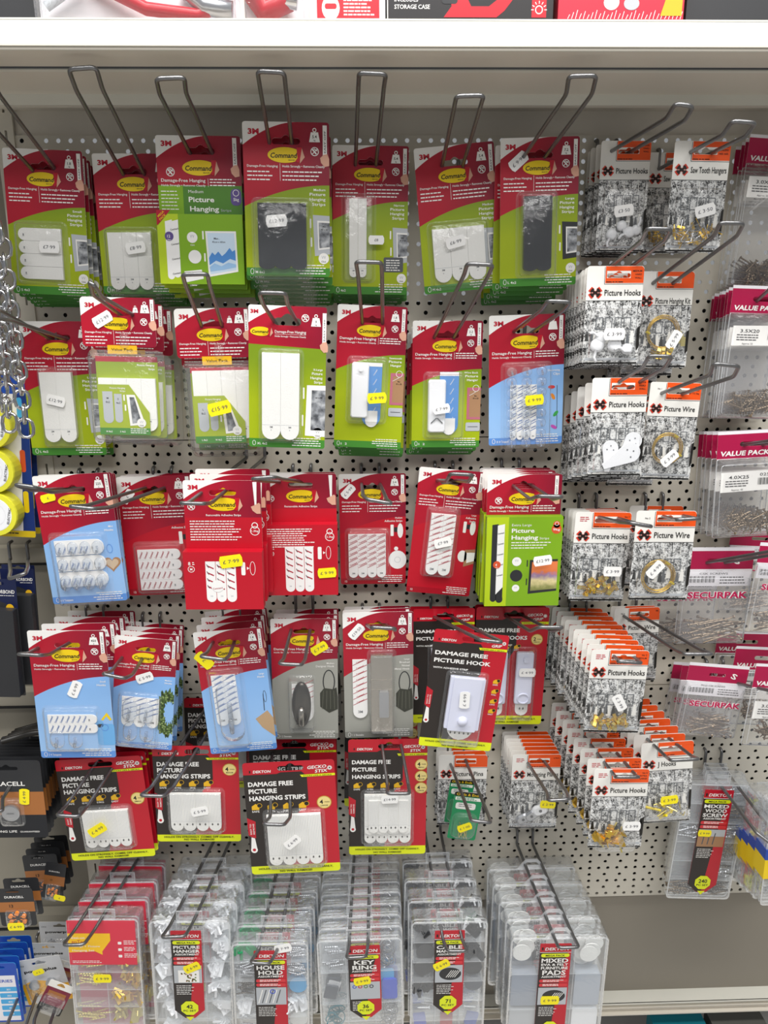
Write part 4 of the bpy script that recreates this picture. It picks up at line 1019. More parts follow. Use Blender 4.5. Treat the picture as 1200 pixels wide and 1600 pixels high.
# screw bags -----------------------------------------------------------------------
def screws(mb, x0, y0, x1, y1, n, ln, m, seed, horiz=True, d=(2, 7), r=.0009):
    rd = random.Random(seed)
    for i in range(n):
        cx, cy = rd.uniform(x0, x1), rd.uniform(y0, y1); a = rd.uniform(-.35, .35) if horiz else rd.uniform(0, 3.14)
        if rd.random() < .5: a += math.pi
        dx, dy = math.cos(a)*ln/2, math.sin(a)*ln/2; dd = rd.uniform(*d); e = rd.uniform(-1, 1)
        A, B = Vector(mb.c(cx-dx, cy-dy, dd)), Vector(mb.c(cx+dx, cy+dy, dd+e)); T = (B-A); pts = []; rr = []
        M = 13
        for j in range(M):
            t = j/(M-1); pts.append(A+T*t); rr.append(r*(1.15 if j % 2 else .75)*(1 if t < .85 else .5))
        mb.tube([A-T*.02, A, A+T*.05]+pts[1:], [r*2, r*2, r]+rr[1:], m, 6)
def screw_bag(w, h, kind, text=(), ref='', seed=1, sc=SCREW):
    k = w/95; H = h/k; hd = MB(w, k); P_ = []
    fm = MB(w, k); film = []
    hy0 = 35 if kind == 'value' else 30
    L = [(rrect(0, hy0, 95, H-hy0, 2, 3), .1), (rrect(0, hy0, 95, H-hy0, 2, 3), .8), (rrect(3, hy0+3, 89, H-hy0-6, 4, 3), 6 if kind == 'value' else 7), (rrect(12, hy0+14, 71, H-hy0-26, 8, 3), 9)]
    if kind == 'value':
        hy = 34
        sheet(hd, 90, hy+2, [(lambda x: 4, BAGW), (None, MAG)], (46, 17, 34, 6), r=.5, bump=0, th=.3)
        hd2 = hd; hd.text('VALUE PACK', 4, hy-2.5, 6.2, WHITE, LB, fit=64, bold=3, shear=.15)
        P_.append(('header_card', hd, None, False, 'magenta header card'))
        lb = MB(w, k); lb.prism([(4, 52), (92, 50), (92, 76), (4, 78)], 7, 7.3, WHITE); D = 84
        lb.text(text[0], 14, 60.5, 4.4, BLACK, D, fit=26, bold=1); lb.greek(10, 63, 36, 3, BLACK, 3.2, 1.2, 3, L=D); lb.text(text[1], 18, 76, 2.4, BLACK, D, bold=0)
        lb.text(ref, 54, 58, 4, BLACK, D, fit=17, bold=0)
        for q in range(22): lb.rect(52+q*1.5, 60.5, .5+.6*((q*7) % 3)/2, 9, BLACK, D)
        P_.append(('label', lb, None, False, 'white size label'))
        s = MB(w, k); screws(s, 20, H-32, 76, H-11, 44, 20, sc, seed, False, r=.0011); P_.append(('screws', s, None, False, 'pile of screws'))
    else:
        hy = 30
        sheet(hd, 95, hy, [(lambda x: 5, BAGW), (None, MAG)], (47, 18, 26, 5), r=.5, bump=0, th=.3)
        hd.text('S', 68, 21, 9, WHITE, LB, bold=2, fit=9, rot=-20); P_.append(('header_card', hd, None, False, 'magenta header card'))
        lb = MB(w, k); lb.prism([(1, hy), (94, hy), (94, 53), (1, 53)], 2, 2.3, BAGW); D = 28
        lb.text(text[0], 24, 37, 2.8, BLACK, D, fit=38, bold=1)
        for q in range(24): lb.rect(5+q*1.7, 39, .5+.7*((q*5) % 3)/2, 9, BLACK, D)
        lb.greek(52, 40, 38, 3, BLACK, 4, 1.5, 7, L=D)
        P_.append(('label', lb, None, False, 'white barcode label'))
        nm = MB(w, k); nm.text('SECURPAK', 8, 67.5, 9, WHITE, 100, fit=80, bold=6, cond=1); nm.text('SECURPAK', 8, 67.5, 9, MAGT, 104, fit=80, bold=2.5)
        P_.append(('film_print', nm, None, False, 'magenta lettering'))
        s = MB(w, k); screws(s, 30, H-36 if H > 110 else 76, 68, H-10, 30, 44, sc, seed, True, r=.0013)
        P_.append(('screws', s, None, False, 'pile of long screws'))
    fm.loft([(p, d) for p, d in L], SHEET if kind == 'value' else MILK); fm.frame(rrect(0, hy0, 95, H-hy0, 2, 3), rrect(1, hy0+1, 93, H-hy0-2, 1.5, 3), .3, 1.1, ORGE); fm.frame(rrect(4, H*.3, 87, H*.67, 4, 3), rrect(4.7, H*.3+.7, 85.6, H*.67-1.4, 3.5, 3), 6, 6.4, ORGE)
    P_.append(('plastic_film', fm, None, True, 'clear crinkled bag')); return P_

# compartment boxes ----------------------------------------------------------------
def organizer(w, h, rows, cols, label=None, contents=None, tab='square', red=False, wrap=True, r=6, colx=None):
    """clear plastic compartment case with a hanging tab; mm local, root at the tab's hole"""
    P_ = []; T = 16; dep = DEP[0]
    mb = MB(w); o = rrect(0, T, w, h-T, r, 4); i1 = rrect(2, T+2, w-4, h-T-4, r-1.5, 4); 
    mb.loft([(o, 0), (o, dep-3), (i1, dep)], ORGB)
    mb.add([mb.c(x, y, 0) for x, y in o], [tuple(range(len(o)))], ORGB)
    P_.append(('case_body', mb, None, False, 'clear plastic body'))
    e = MB(w)
    for d in (dep-7, dep-1.2): e.frame(rrect(-.7, T-.7, w+1.4, h-T+1.4, r, 4), rrect(1, T+1, w-2, h-T-2, r-1, 4), d, d+1.2, ORGE)
    P_.append(('case_rim', e, None, False, 'frosted rim'))
    dv = MB(w)
    for j in range(1, rows): dv.prism([(1.5, T+(h-T)*j/rows), (w-1.5, T+(h-T)*j/rows), (w-1.5, T+(h-T)*j/rows+1), (1.5, T+(h-T)*j/rows+1)], 1, dep-1.5, ORGB); dv.line(1.5, T+(h-T)*j/rows, w-1.5, T+(h-T)*j/rows, 1.1, ORGE, (dep-1)/.09)
    for c in range(1, cols):
        x = (colx[c-1] if colx else w*c/cols); dv.prism([(x, T+1), (x+1, T+1), (x+1, h-1), (x, h-1)], 1, dep-1.5, ORGB); dv.line(x, T+1, x, h-1, .9, ORGE, (dep-1)/.09)
    P_.append(('dividers', dv, None, False, None))
    t = MB(w); cx = w/2; a = 18
    if tab == 'square': t.frame([(cx-a, 0), (cx+a, 0), (cx+a, T+3), (cx-a, T+3)], [(cx-13, 5), (cx+13, 5), (cx+13, 10), (cx-13, 10)], dep-3, dep-2, ORGB); t.frame([(cx-a, 0), (cx+a, 0), (cx+a, T+3), (cx-a, T+3)], [(cx-a+.8, .8), (cx+a-.8, .8), (cx+a-.8, T+2), (cx-a+.8, T+2)], dep-3, dep-1.7, ORGE)
    else: t.frame([(cx-24, T+2), (cx-9, 0), (cx+9, 0), (cx+24, T+2)], [(cx-13, 11), (cx-7, 5), (cx+7, 5), (cx+13, 11)], dep-3, dep-1.5, ORGE)
    P_.append(('hang_tab', t, None, False, 'clear hanging tab'))
    if contents:
        P_ += contents(w, h, T, rows, cols, dep)
    if label: P_.append(label(w, h, T, dep))
    if wrap:
        wr = MB(w); wr.loft([(rrect(-1.2, T-2, w+2.4, h-T+3, r, 4), -.5), (rrect(-1.2, T-2, w+2.4, h-T+3, r, 4), dep-.4), (rrect(2.6, T+3, w-5.2, h-T-6, r, 4), dep+.6)], WRAP, cap=False); P_.append(('shrink_wrap', wr, None, False, 'clear wrap'))
    return P_
def slip(title, count, pic, x=None, top=14, ww=38, hh=150, logo='DEKTON', sizes=None):
    """narrow red and black paper slip with pointed foot"""
    def f(w, h, T, dep):
        mb = MB(w); X = (w-ww)/2+2 if x is None else x; Y = T+top; D0 = dep+.5
        pts = [(X+1, Y), (X+ww-1, Y), (X+ww, Y+1), (X+ww, Y+hh-14), (X+ww*.66, Y+hh), (X+ww*.34, Y+hh), (X, Y+hh-14), (X, Y+1)]
        mb.prism(pts, D0-.4, D0, RED); L = (D0)/.09
        mb.poly([(X, Y+14), (X+ww*.9, Y+14), (X+ww*.75, Y+42), (X+ww*.62, Y+hh*.6), (X+ww*.5, Y+hh-3), (X+ww*.34, Y+hh-.5), (X, Y+hh-14)], DARKC, L+1)
        mb.rect(X, Y+14, ww, .8, WHITE, L+2)
        mb.text(logo, X+7, Y+11, 5, WHITE, L+2, fit=ww-11, bold=2, shear=.15); mb.rect(X+2.4, Y+6, 2.4, 4.6, BLACK, L+2)
        mb.rect(X+2, Y+16.5, ww-4, 6, YELF, L+2, 2.8); mb.text('MEGA PACK', X+ww/2, Y+21.3, 3.2, BLACK, L+3, al='c', fit=ww*.62, bold=2)
        y = Y+23
        for i, (t, s) in enumerate(title):
            y += s+1.6; mb.text(t, X+ww/2, y, s, WHITE, L+3, al='c', fit=ww*(.86 if s > 3.4 else .8)*min(1, (len(t)+3)/8), bold=2.5)
        y += 3
        for q in range(2): mb.rect(X+2, y, ww-4, 5.4, mat('slip_red', '#d8313a', .4), L+3, 2); mb.greek(X+7, y+1, ww-14, 2, WHITE, 2, 1, q+2, L=L+4); y += 7.2
        ph = 30; mb.rect(X+1.5, y, ww-3, ph, GREYL, L+3); pic(mb, X+1.5, y, ww-3, ph, L+4); y += ph+4
        mb.greek(X+4, y, ww*.6, 6, WHITE, 2.9, 1, 9, L=L+4)
        c = Y+hh-18; mb.poly([(X+ww/2+13*math.cos(R(22.5+45*q)), c+13*math.sin(R(22.5+45*q))) for q in range(8)], YELF, L+5)
        mb.text(count, X+ww/2, c+.5, 6.6, BLACK, L+6, al='c', bold=2.5); mb.text('PC SET', X+ww/2, c+6, 3.2, BLACK, L+6, al='c', fit=18, bold=2)
        mb.poly([(X+ww*.36, Y+hh-3), (X+ww*.64, Y+hh-3), (X+ww*.5, Y+hh+4)], YELF, L+6)
        return ('paper_slip', mb, None, False, 'red and black printed slip')
    return f
def pic_beads(mb, x, y, w, h, L):
    rd = random.Random(2); mb.rect(x+6, y+8, w-10, h-9, WHITE, L); 
    for i in range(26): mb.disc(x+10+rd.random()*(w-18), y+13+rd.random()*(h-16), 1.2, BROWNP if i % 2 else mat('moss_print', '#6d7a3c', .5), L+1)
def pic_tools(mb, x, y, w, h, L):
    for i in range(6): mb.line(x+3+i*5, y+h-3, x+9+i*5, y+4, 1.4, GREYD if i % 2 else WHITE, L)
    mb.ring(x+w*.55, y+7, 4, 1.3, BLUEP, L+1)
def pic_dark(mb, x, y, w, h, L):
    mb.poly(ell(x+w*.55, y+h*.5, w*.4, h*.36), CHAR, L)
    for i in range(5): mb.line(x+w*.4+i*3, y+h*.7, x+w*.6+i*3, y+h*.3, .9, WHITE, L+1)
def pic_wood(mb, x, y, w, h, L):
    mb.rect(x, y+h*.4, w, h*.6, BROWNP, L)
    for i in range(3): mb.line(x+8+i*8, y+h-4, x+10+i*8, y+6, 1.6, GREYD, L+1)
def pic_rings(mb, x, y, w, h, L):
    for i, m in enumerate((BLUEP, RED, GREEN3, CHAR)): mb.ring(x+6+i*8, y+8, 3, 1.2, m, L)
def stuff_in(cells):
    """cells: (row, col, kind, n) -> loose fittings inside the compartments"""
    def f(w, h, T, rows, cols, dep):
        out = []
        for ci, (r_, c_, kind, n, m) in enumerate(cells):
            mb = MB(w); cw, ch = w/cols, (h-T)/rows; x0, y0 = cw*c_+4, T+ch*r_+4; x1, y1 = x0+cw-8, y0+ch-8; rd = random.Random(ci+7)
            nm = 'loose_fittings'
            if kind == 'rods': screws(mb, x0+6, y0+4, x1-6, y1-3, n, min(cw*.5, 30), m, ci, rd.random() < .7, (4, dep-3), .0011); nm = 'screws'
            elif kind == 'hooks':
                for i in range(n):
                    c = Vector(mb.c(rd.uniform(x0+4, x1-4), rd.uniform(y0+5, y1-3), rd.uniform(5, max(6, dep-6)))); M = rnd_rot(rd, .9)
                    mb.box(c, (.012, .003, .020), m, M); mb.tube([c+M @ Vector((0, -.001, -.004)), c+M @ Vector((0, -.006, -.007)), c+M @ Vector((0, -.008, -.002))], .0013, m, 6)
                nm = 'wall_hooks'
            elif kind == 'discs':
                for i in range(n):
                    cx, cy = rd.uniform(x0+7, x1-7), rd.uniform(y0+7, y1-4); q = min(13, cw/2-4); dd = 3+i*(dep-7)/max(1, n); cx = min(max(cx, x0+q), x1-q+2); mb.loft([(ell(cx, cy, q, q, 20), dd), (ell(cx, cy, q, q, 20), dd+2)], m)
                nm = 'round_pads'
            elif kind == 'rings':
                for i in range(n):
                    cx, cy = rd.uniform(x0+9, x1-9), rd.uniform(y0+9, y1-5); M = rnd_rot(rd, .5); c = Vector(mb.c(cx, cy, 4+i*(dep-8)/n))
                    mb.tube([c+M @ Vector((.009*math.cos(R(t)), 0, .009*math.sin(R(t)))) for t in range(0, 360, 20)], .0008, m, 5, closed=True)
                nm = 'key_rings'
            elif kind == 'plates':
                for i in range(n):
                    cx, cy = rd.uniform(x0+9, x1-9), rd.uniform(y0+12, y1-9); a = rd.uniform(-.4, .4); q = rrect(-9, -11, 18, 22, 2)
                    mb.prism([(cx+px*math.cos(a)-py*math.sin(a), cy+px*math.sin(a)+py*math.cos(a)) for px, py in q], 4+i*3, 6.5+i*3, m)
                nm = 'plastic_tags'
            elif kind == 'tag':
                for i in range(n): mb.prism(rrect(x0+2+i*4, y0+i*14, min(22, cw-14), ch*.62, 4), 4+i*3, 7+i*3, m if i == 0 else BLUEP)
                nm = 'plastic_tags'
            elif kind == 'tall':
                x1 = x0+cw-8; mb.prism(rrect(x0, y0, x1-x0, y1-y0, 3), 5, dep-4, m); nm = 'pad_sheets'
            out.append((nm, mb, None, False, None))
        return out
    return f

# ------------------------------------------------------------------ wire hooks
def wire_hook(label, base, bend, tipL, tipR, hw0=.0125, r=.0023, prongs=True):
    mb = MB(); tm = (tipL+tipR)/2; hv = (tipR-tipL)/2; bh = Vector((hw0, 0, 0))
    paths = []
    for sgn, tip in ((-1, tipL), (1, tipR)):
        b0 = base+bh*sgn; u = (b0.y)
        bd = bend+(hv*.75+bh*.25)*sgn
        paths.append([Vector((b0.x, .004, base.z+.024)), Vector((b0.x, -.007, base.z+.024)), Vector((b0.x, -.007, base.z+.001)), b0+Vector((0, -.006-b0.y-.004, 0)), bd, tip])
    full = paths[0]+paths[1][::-1]
    mb.tube(rounded_path(full, .006, 4), r, WIRE, 8)
    o = mb.build('display_hook', smooth=True); tag(o, label, 'hook', 'wire display hooks on the pegboard'); return o

ORD = ['', 'second', 'third', 'fourth', 'fifth', 'sixth', 'seventh', 'eighth', 'ninth', 'tenth', 'eleventh', 'twelfth']
CNT = {}
def make_parts(root, specs):
    objs = []
    for nm, mb, par, sm, lb in specs:
        p = root if par is None else objs[par]
        o = mb.build(nm, p, sm)
        if lb: o['label'] = lb
        if nm in ('brass_hooks', 'hanger_nails', 'wall_plugs', 'screws', 'loose_fittings', 'wall_hooks', 'round_pads', 'key_rings'): o['kind'] = 'stuff'
        objs.append(o)
    tops = [(objs[i], [objs[j] for j in range(len(specs)) if specs[j][2] == i]) for i in range(len(specs)) if specs[i][2] is None]
    return tops

def sticker(root, M, px, py, d, dd, text, col, rot, size=1.0, label=None):
    """price tag stuck to a pack; (px, py) photo pixel of its centre"""
    p = M.inverted() @ P(px, py, d+dd/1000)
    mb = MB(0, 1); m = YELS if col == 'y' else STW
    a = R(rot); ca, sa = math.cos(a), math.sin(a); sw, sh = 12*size, 6.6*size
    pts = [(-sw, -sh*.45), (-sw+1.6, -sh), (sw-1.6, -sh), (sw, -sh*.45), (sw, sh*.45), (sw-1.6, sh), (-sw+1.6, sh), (-sw, sh*.45)]
    X, Y = p.x*1000, -p.z*1000
    mb.prism([(X+x*ca+y*sa, Y-x*sa+y*ca) for x, y in pts], dd, dd+.3, m)
    tw = 17*size*min(1, len(text)/6)
    mb.text(text, X-tw/2*ca+1.9*size*sa, Y+tw/2*sa+1.9*size*ca, 4.0*size, INK, d=dd+.5, fit=tw, rot=rot, bold=0)
    o = mb.build('price_sticker', root); o['label'] = ('yellow' if col == 'y' else 'white')+' price sticker'; return o

def stack(name, cat, label, build, q, n=1, w=93, d=None, hook=None, back=None, tags=(), group=None, hlabel=None, slot=(.5, 19.5), dmax=.158, dmin=None,
          lift=0, roll=None, hd=None, jitter=1.2, h=None, tipd=.205, base=None, bendd=None, hrow=None, wfix=None, step=None, yaw=0):
    """hang n packs on one wire hook. q = photo pixels of the front card's (top left, top right, bottom left)"""
    TL, TR, BL = (q[0], q[1]), (q[2], q[3]), (q[4], q[5])
    a0, b0 = P(*TL), P(*TR); wb = (b0-a0).length*1000
    if d is None:
        d = CAM_D*(1-w/wb); d = max(d, dmin if dmin is not None else .010+.0035*n); d = min(d, dmax)
    a, b, c = P(*TL, d), P(*TR, d), P(*BL, d)
    w = (b-a).length*1000; hh = (c-a).length*1000 if h is None else h
    if roll is None:
        r1 = math.atan2((b-a).z, (b-a).x); r2 = math.atan2((c-a).x, -(c-a).z); roll = r1 if h else (r1*.5+r2*.5)
    else: roll = R(roll)
    mid = (a+b)/2+Vector((-math.sin(roll), 0, math.cos(roll)))*(lift/1000); hh += lift
    def MX(pos, rl, yw=0.0): return Matrix.Translation(pos) @ Euler((0, -rl, yw)).to_matrix().to_4x4()
    k = w/95
    if slot[0] == 'h': sx, sy = (slot[1]-.5)*w/1000, slot[2]*hh/1000
    elif slot[0] == 'mm': sx, sy = 0, slot[1]/1000
    else: sy = slot[1]*k/1000; sx = (slot[0]-.5)*w/1000
    M = MX(mid, roll, yaw)
    S = M @ Vector((sx, 0, -sy))
    # the wire
    off = P(600, 800, 0)
    if hook:
        tl, tr = hook[0], hook[1]; tipL, tipR = P(*tl, tipd), P(*tr, tipd)
        bd = P(*hook[2], (bendd or tipd-.028)) if len(hook) > 2 and hook[2] else (tipL+tipR)/2+Vector((0, .03, -.012))
        t = (-bd.y-.0)/max(.02, (S.y-bd.y)) if S.y-bd.y > .02 else 0
        if base is not None: B = P(*base, 0)
        elif d > .10 and back is not None:
            B = P(back[0]+(TR[0]-TL[0])*.5*.8, back[1]+14, .0)
        else:
            B = bd+(S-bd)*((0-bd.y)/(S.y-bd.y)); 
            B = Vector((max(S.x-.022, min(S.x+.022, B.x)), 0, max(S.z-.035, min(S.z+.018, B.z))))
        wire_hook(hlabel or 'grey wire hook holding the '+label, B, bd, tipL, tipR)
        dirv = (B-S)/max(1e-6, (B.y-S.y))      # per metre of depth
    else: dirv = Vector((0, 1, 0)); B = S
    root = empty(name, M)
    lab = label+(', front of its stack' if n > 1 else '')
    tag(root, lab, cat, group or (label if n > 1 else None))
    tops = make_parts(root, build(w, hh))
    db = .008 if step is None else max(.008, d-step*(n-1)); rd = random.Random(int(TL[0]*7+TL[1]))
    gap = (d-db)/max(1, n-1)
    for i in range(1, n):
        di = d-gap*i
        if back is not None:
            pb = P(back[0], back[1], db); t = i/(n-1); pos = mid+(pb+(b-a)/2-a*0-pb*0 - mid)*t if False else mid.lerp(pb+(b-a)/2, t)
            pos.y = -di
        else:
            pos = mid+dirv*(d-di); pos.y = -di
        j = R(rd.uniform(-jitter, jitter)); pos.x += rd.uniform(-.0012, .0012)
        # swing about the slot
        rl = roll*(1-.25*min(1, i/2))+j; S_ = pos+Vector((sx, 0, -sy)); pos2 = S_-(Euler((0, -rl, 0)).to_matrix() @ Vector((sx, 0, -sy)))
        c_ = copy_tree(root, tops, MX(pos2, rl))
        c_['label'] = label+', '+(ORD[i]+' in its stack' if i < n-1 else 'rear of its stack')
    for s in tags: sticker(root, M, s[0], s[1], d, s[6] if len(s) > 6 else 10.5*k, s[2], s[3], s[4], s[5] if len(s) > 5 else 1.0)
    print('STACK %-50s w %.0f h %.0f d %.0f roll %.1f base(%.3f,%.3f)' % (label[:50], w, hh, d*1000, math.degrees(roll), B.x, B.z))
    return root, M, d
# ------------------------------------------------------------------ the stock on the pegboard
PK = 'hanging_strip_pack'; ST = 'picture strips'
CG = 'carded picture hanging strips'
# first row
stack(PK, ST, 'lime pack of small white strips above the chains',
      lambda w, h: green_pack(w, h, ('Small', 'Picture', 'Hanging', 'Strips'), '1.8', 'S 4x2', strips=st_small, blist=(9, 84, 60, 70, 8)),
      (3, 232, 128, 235, 17, 459), 5, hook=((-55, 150), (-12, 128), (-20, 158)), tags=((77, 386, '£7·99', 'w', 0),), hlabel='grey wire hook leaving the photo at the top corner', roll=-2.5, step=.011)
stack(PK, ST, 'lime pack of medium white strips in wrinkled pouch',
      lambda w, h: green_pack(w, h, ('Medium', 'Picture', 'Hanging', 'Strips'), '2.2', 'M 3x2', strips=st_med, blist=(8, 84, 60, 74, 9)),
      (143, 240, 270, 240, 163, 460), 5, hook=((107, 108), (150, 105), (140, 141)), tags=((212, 387, '£8·99', 'w', 8),), hlabel='first tall wire hook from the chains, above wrinkled strip packs', roll=-.3, d=.045)
stack(PK, ST, 'lime carton with blue mountain picture',
      lambda w, h: box_pack(w, h, 'mega'), (242, 212, 375, 212, 252, 445), 4, hook=((244, 123), (288, 121), (270, 146)),
      hlabel='tall wire hook above the mountain picture cartons', roll=-.8, slot=(.53, 16), step=.0145, d=.075)
stack(PK, ST, 'lime pack of black strips, tallest of the top row',
      lambda w, h: green_pack(w, h, ('Medium', 'Picture', 'Hanging', 'Strips'), '5.4', 'M 6x2', strips=st_dark, blist=(10, 80, 64, 82, 12), pic='silver'),
      (378, 189, 514, 192, 382, 431), 8, hook=((402, 111), (444, 113), (427, 142)), tags=((432, 345, '£12·99', 'w', 5),), hlabel='tall wire hook above the black strip packs', roll=-1, slot=(.44, 19.5), d=.095)
stack(PK, ST, 'lime pack of narrow white strips with half-covered price',
      lambda w, h: green_pack(w, h, ('Narrow', 'Picture', 'Hanging', 'Strips'), '5.4', '4x2', strips=st_narrow, blist=(14, 58, 38, 102, 9), pic='silver', note=True),
      (519, 226, 639, 229, 520, 459), 6, hook=((561, 114), (603, 116), (580, 134)), tags=((588, 375, '£8', 'w', 0, .8),), hlabel='tallest straight wire hook above the narrow strip packs', roll=-1, slot=(.44, 19.5))
stack(PK, ST, 'tilted lime pack of medium white strips priced 6.99',
      lambda w, h: green_pack(w, h, ('Medium', 'Picture', 'Hanging', 'Strips'), '5.4', 'M 4x2', strips=st_med2, blist=(11, 86, 70, 74, 10), pic='silver'),
      (646, 234, 771, 219, 660, 462), 1, hook=((713, 150), (756, 149), (729, 172)), tags=((712, 378, '£6·99', 'w', 10),), hlabel='wire hook above the single tilted strip pack', slot=(.47, 21), d=.05)
stack(PK, ST, 'lime pack of one long black strip',
      lambda w, h: green_pack(w, h, ('Large', 'Picture', 'Hanging', 'Strips'), '7.2', 'L 4x2', strips=st_darkL, blist=(22, 62, 46, 96, 12), pic='dark'),
      (782, 217, 906, 212, 781, 449), 5, hook=((889, 119), (932, 118), (905, 147)), tags=((810, 252, '£ 9·99', 'w', 40, 1, 1.2),), hlabel='wire hook leaning away above the long black strip packs', roll=1.5, slot=(.44, 19.5), d=.07)
# second row
stack(PK, ST, 'lime pack of two large white strips beside hanging chains',
      lambda w, h: green_pack(w, h, ('Large', 'Picture', 'Hanging', 'Strips'), '7.2', 'L 4x2', strips=st_large, blist=(20, 58, 44, 98, 10)),
      (27, 502, 148, 502, 54, 707), 2, hook=((-35, 478), (-32, 497), (6, 492)), tags=((87, 626, '£12·99', 'w', -14),), hlabel='wire hook crossing in front of the chains', roll=-.5, h=172, d=.035)
vk = dict(slot=(.5, 19.5))
stack('value_pack', ST, 'clamshell pack of medium and small strips with lime leaflet',
      lambda w, h: value_pack(w, h, 'M', 'S'), (124, 464, 241, 465, 132, 690), 3, hook=((140, 441), (147, 446), (152, 462)), tags=((160, 499, '£12·99', 'w', 30, 1, 1.4),), hlabel='wire hook seen end on above the first clamshell', roll=-1.6, d=.10, step=.028, slot=(.6, 19.5))
stack('value_pack', ST, 'clamshell pack of large strips with yellow price',
      lambda w, h: value_pack(w, h, 'L', 'M'), (271, 483, 388, 480, 285, 705), 2, hook=((285, 429), (324, 428), (309, 446)), tags=((343, 638, '£15·99', 'y', 12, 1.2, 18),), hlabel='wire hook above the yellow priced clamshell', roll=.6, d=.075, step=.035, slot=(.5, 19.5))
stack(PK, ST, 'lime pack of extra large ribbed white strips without price',
      xl_pack, (388, 474, 511, 482, 388, 696), 1, hook=((405, 457), (446, 458), (430, 475)), hlabel='wire hook holding the extra large ribbed strips', roll=-2.6, slot=(.47, 19), d=.12)
stack('picture_hanger_pack', 'picture hanger', 'lime pack of white sawtooth hanger with yellow price',
      lambda w, h: picture_hanger_pack(w, h, ('Sawtooth', 'Picture', 'Hanger'), '1.8', 'saw'), (528, 473, 637, 482, 520, 692), 4, hook=((556, 409), (596, 410), (578, 427)), tags=((589, 622, '£ 9·99', 'y', 6, 1, 13),), hlabel='wire hook above the sawtooth hanger packs', roll=-3, h=178, d=.065, step=.0145)
stack('picture_hanger_pack', 'picture hanger', 'lime pack of white wire back hanger',
      lambda w, h: picture_hanger_pack(w, h, ('Wire Back', 'Picture', 'Hanger'), '2.2', 'wire'), (645, 500, 755, 502, 646, 698), 3, hook=((730, 412), (770, 414), (744, 430)), tags=((690, 639, '£ 7·99', 'w', 8, .9, 13),), hlabel='wire hook above the wire back hanger packs', roll=-.5, slot=(.46, 18), d=.05, step=.0145)
stack('light_clip_pack', 'adhesive clips', 'sky blue pack of tiny clear clips with coloured bulbs print',
      lambda w, h: blue_pack(w, h, ('Decorating', 'Clips'), '', '', '20  24  Transparent', art=art_bulbs, contents=c_clips, blist=(18, 60, 60, 108, 9)),
      (764, 494, 883, 489, 763, 697), 1, hook=((856, 470), (892, 472), (865, 483)), tags=((835, 625, '£ 9·99', 'y', 4, 1, 12),), hlabel='wire hook turned aside above the clear clips', roll=1.5, slot=(.46, 19), d=.05)
# third row
stack('mini_hook_pack', 'adhesive hooks', 'sky blue pack of mini clear hooks with heart biscuit print',
      lambda w, h: blue_pack(w, h, ('Mini', 'Hooks'), '225', 'g', '6  8  Transparent', art=art_heart, contents=c_minis, blist=(10, 76, 68, 94, 10)),
      (50, 746, 170, 736, 72, 946), 4, hook=((22, 757), (52, 761), (66, 768)), tags=((75, 778, '£', 'y', 12, .8, 1.2),), hlabel='wire hook pointing towards the yellow tape rolls', roll=2.5, slot=(.5, 17.5), d=.075, step=.010)
stack('adhesive_strip_pack', 'adhesive strips', 'red pack of four small adhesive strips laid sideways',
      lambda w, h: adhesive_pack(w, h, 'Small', '1.3'), (181, 746, 297, 741, 203, 931), 3, hook=((107, 791), (145, 795), (155, 791)), tags=((199, 776, '£', 'w', 50, .9, 1.2),), hlabel='wire hook sagging over the mini clear hooks', roll=1.2, slot=(.5, 15), d=.035, tipd=.215)
stack('adhesive_carton', 'adhesive strips', 'red carton of medium strips marked M',
      lambda w, h: box_pack(w, h, 'M'), (285, 751, 407, 750, 294, 945), 3, hook=((281, 786), (318, 787), (312, 786)), tags=((361, 877, '£ 7·99', 'y', 8, 1.15, 18),), hlabel='wire hook drooping over the first red carton', roll=-.8, slot=(.5, 15.5), step=.022)
stack('adhesive_carton', 'adhesive strips', 'red carton of large strips marked L',
      lambda w, h: box_pack(w, h, 'L'), (411, 741, 525, 739, 415, 924), 3, hook=((393, 748), (428, 745), (424, 750)), tags=((511, 895, '£ 9·99', 'y', 4, 1, 18),), hlabel='wire hook twisted over the second red carton corner', roll=-.4, slot=(.5, 15.5), step=.02, base=(473, 752))
stack('adhesive_strip_pack', 'adhesive strips', 'red pack of medium adhesive strips with round lamp print',
      lambda w, h: adhesive_pack(w, h, 'Medium', '2.4'), (529, 741, 634, 739, 537, 913), 1, hook=((573, 780), (612, 787), (586, 778)), tags=((544, 768, '£ 5·99', 'w', 48, .9, 1.2),), hlabel='wire hook drooping over the medium strip pack', roll=0, slot=(.48, 14), d=.03)
stack('adhesive_strip_pack', 'adhesive strips', 'leaning red pack of two large adhesive strips',
      lambda w, h: adhesive_pack(w, h, 'Large', '4.4'), (656, 731, 759, 736, 629, 924), 2, hook=((704, 740), (739, 742), (715, 752)), tags=((692, 848, '£7·99', 'w', 18, 1, 11),), hlabel='wire hook level with the leaning red pack', roll=-6, slot=(.42, 15), h=178, w=89)
stack(PK, ST, 'lime carton of extra large strips with sunset picture',
      lambda w, h: box_pack(w, h, 'XL'), (762, 741, 879, 741, 764, 941), 5, hook=((842, 775), (880, 776), (846, 780)), tags=((848, 876, '£12·99', 'w', 8, 1, 24),), hlabel='wire hook drooping over the sunset carton', roll=-.3, slot=(.48, 15), d=.085, step=.0145)
